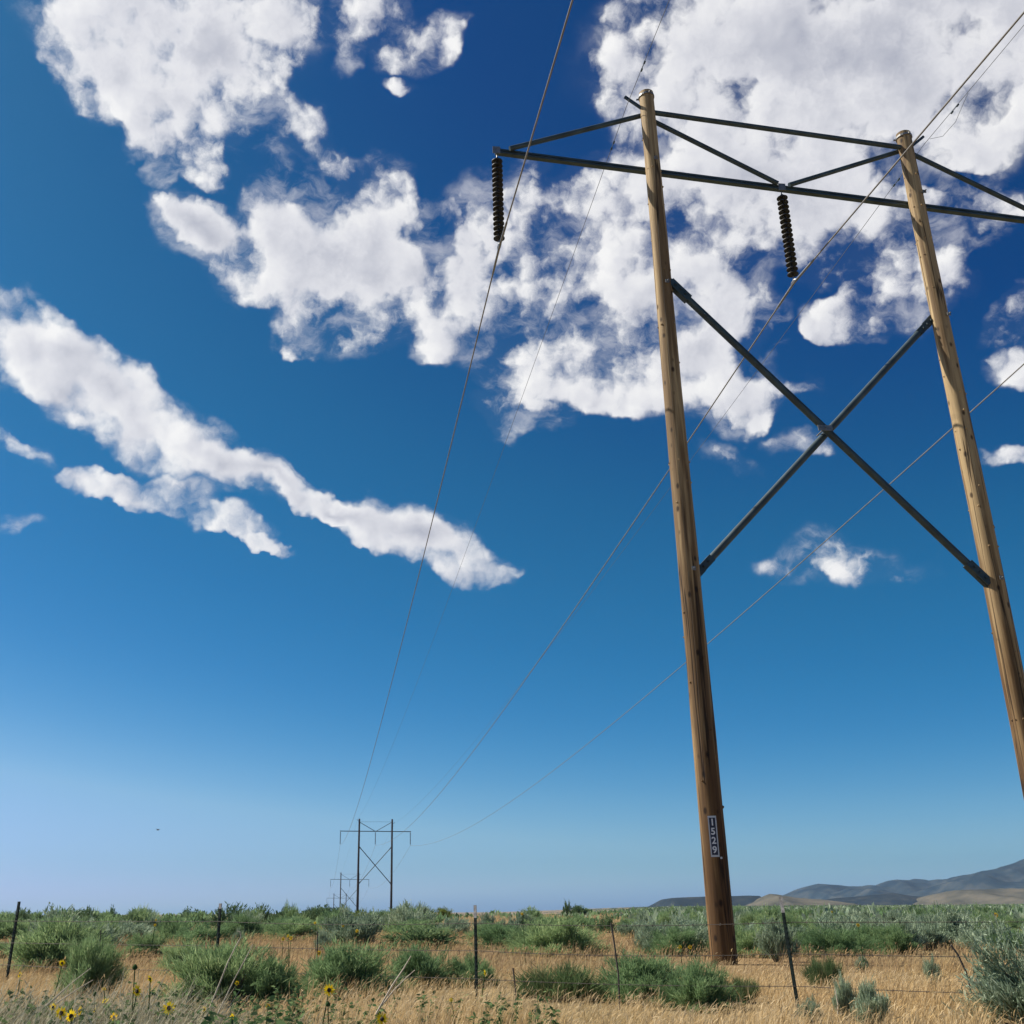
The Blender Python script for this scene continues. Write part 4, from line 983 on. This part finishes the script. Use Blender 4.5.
hill('mesa', [(640, 912), (652, 907), (662, 899), (672, 897.5), (700, 896.5), (738, 895.5), (748, 896), (758, 901), (775, 906), (790, 912)], 2700, 500, 260, HM_CLOUDSHADE, 'flat-topped mesa on the horizon, dark with painted cloud shadow', .12, 1)
hill('foothill', [(735, 912), (752, 904), (765, 899), (772, 893.5), (780, 894), (800, 897), (830, 899), (860, 903), (900, 912)], 2450, 500, 420, HM_TAN, 'low tan hill right of the mesa', .25)
hill('cloud_shadow_ridge', [(780, 912), (812, 904), (836, 898), (860, 896), (893, 893), (903, 892), (925, 895), (950, 897), (990, 905), (1010, 912)], 3000, 500, 350, HM_CLOUDSHADE, 'low ridge painted as the cloud-shadow band under the blue mountains', .2)  # ridge shape added to carry a band of painted cloud shadow
hill('foothill', [(880, 912), (910, 905), (932, 899), (945, 893), (965, 889), (990, 888), (1024, 887), (1070, 886), (1150, 890), (1260, 886), (1400, 892), (1500, 912)], 2850, 600, 520, HM_TAN, 'tan foothill at the right below the mountain', .3)
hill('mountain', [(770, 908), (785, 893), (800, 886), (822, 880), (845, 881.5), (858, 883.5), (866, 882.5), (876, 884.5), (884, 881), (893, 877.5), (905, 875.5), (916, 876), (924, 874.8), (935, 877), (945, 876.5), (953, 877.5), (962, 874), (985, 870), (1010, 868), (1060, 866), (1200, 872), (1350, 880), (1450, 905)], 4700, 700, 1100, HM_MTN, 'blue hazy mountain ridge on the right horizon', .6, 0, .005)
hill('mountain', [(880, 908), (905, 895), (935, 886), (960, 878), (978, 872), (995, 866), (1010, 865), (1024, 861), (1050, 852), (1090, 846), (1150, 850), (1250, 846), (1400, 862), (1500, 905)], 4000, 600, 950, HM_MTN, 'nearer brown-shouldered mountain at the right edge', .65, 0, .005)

# ------------------------------------------------------------------ haze
bm = bmesh.new(); bmesh.ops.create_cube(bm, size=1)
m, nt, nd, lk = new_mat('thin_summer_haze')
pv = N(nt, 'ShaderNodeVolumePrincipled'); pv.inputs['Color'].default_value = (.54, .72, 1, 1); pv.inputs['Density'].default_value = 1.25e-4; pv.inputs['Anisotropy'].default_value = .65
o = N(nt, 'ShaderNodeOutputMaterial'); lk.new(pv.outputs[0], o.inputs['Volume'])
hz = finish('haze', bm, m); zt = 136.; zb = -17.
hz.scale = (7600, 3700, zt-zb); hz.location = (0, 3500/2-100, (zt+zb)/2); tag(hz, 'thin pale summer haze over the whole plain', 'haze', kind='stuff')

# ------------------------------------------------------------------ render settings
scene.view_settings.view_transform = 'Standard'; scene.view_settings.look = 'None'; scene.view_settings.exposure = 0.5; scene.view_settings.gamma = 1.0
scene.cycles.max_bounces = 6; scene.cycles.diffuse_bounces = 3; scene.cycles.transmission_bounces = 4; scene.cycles.volume_bounces = 1
scene.cycles.use_denoising = True
try:
    scene.cycles.denoiser = 'OPENIMAGEDENOISE'; scene.cycles.denoising_input_passes = 'RGB_ALBEDO_NORMAL'; scene.cycles.denoising_prefilter = 'ACCURATE'
except Exception: pass
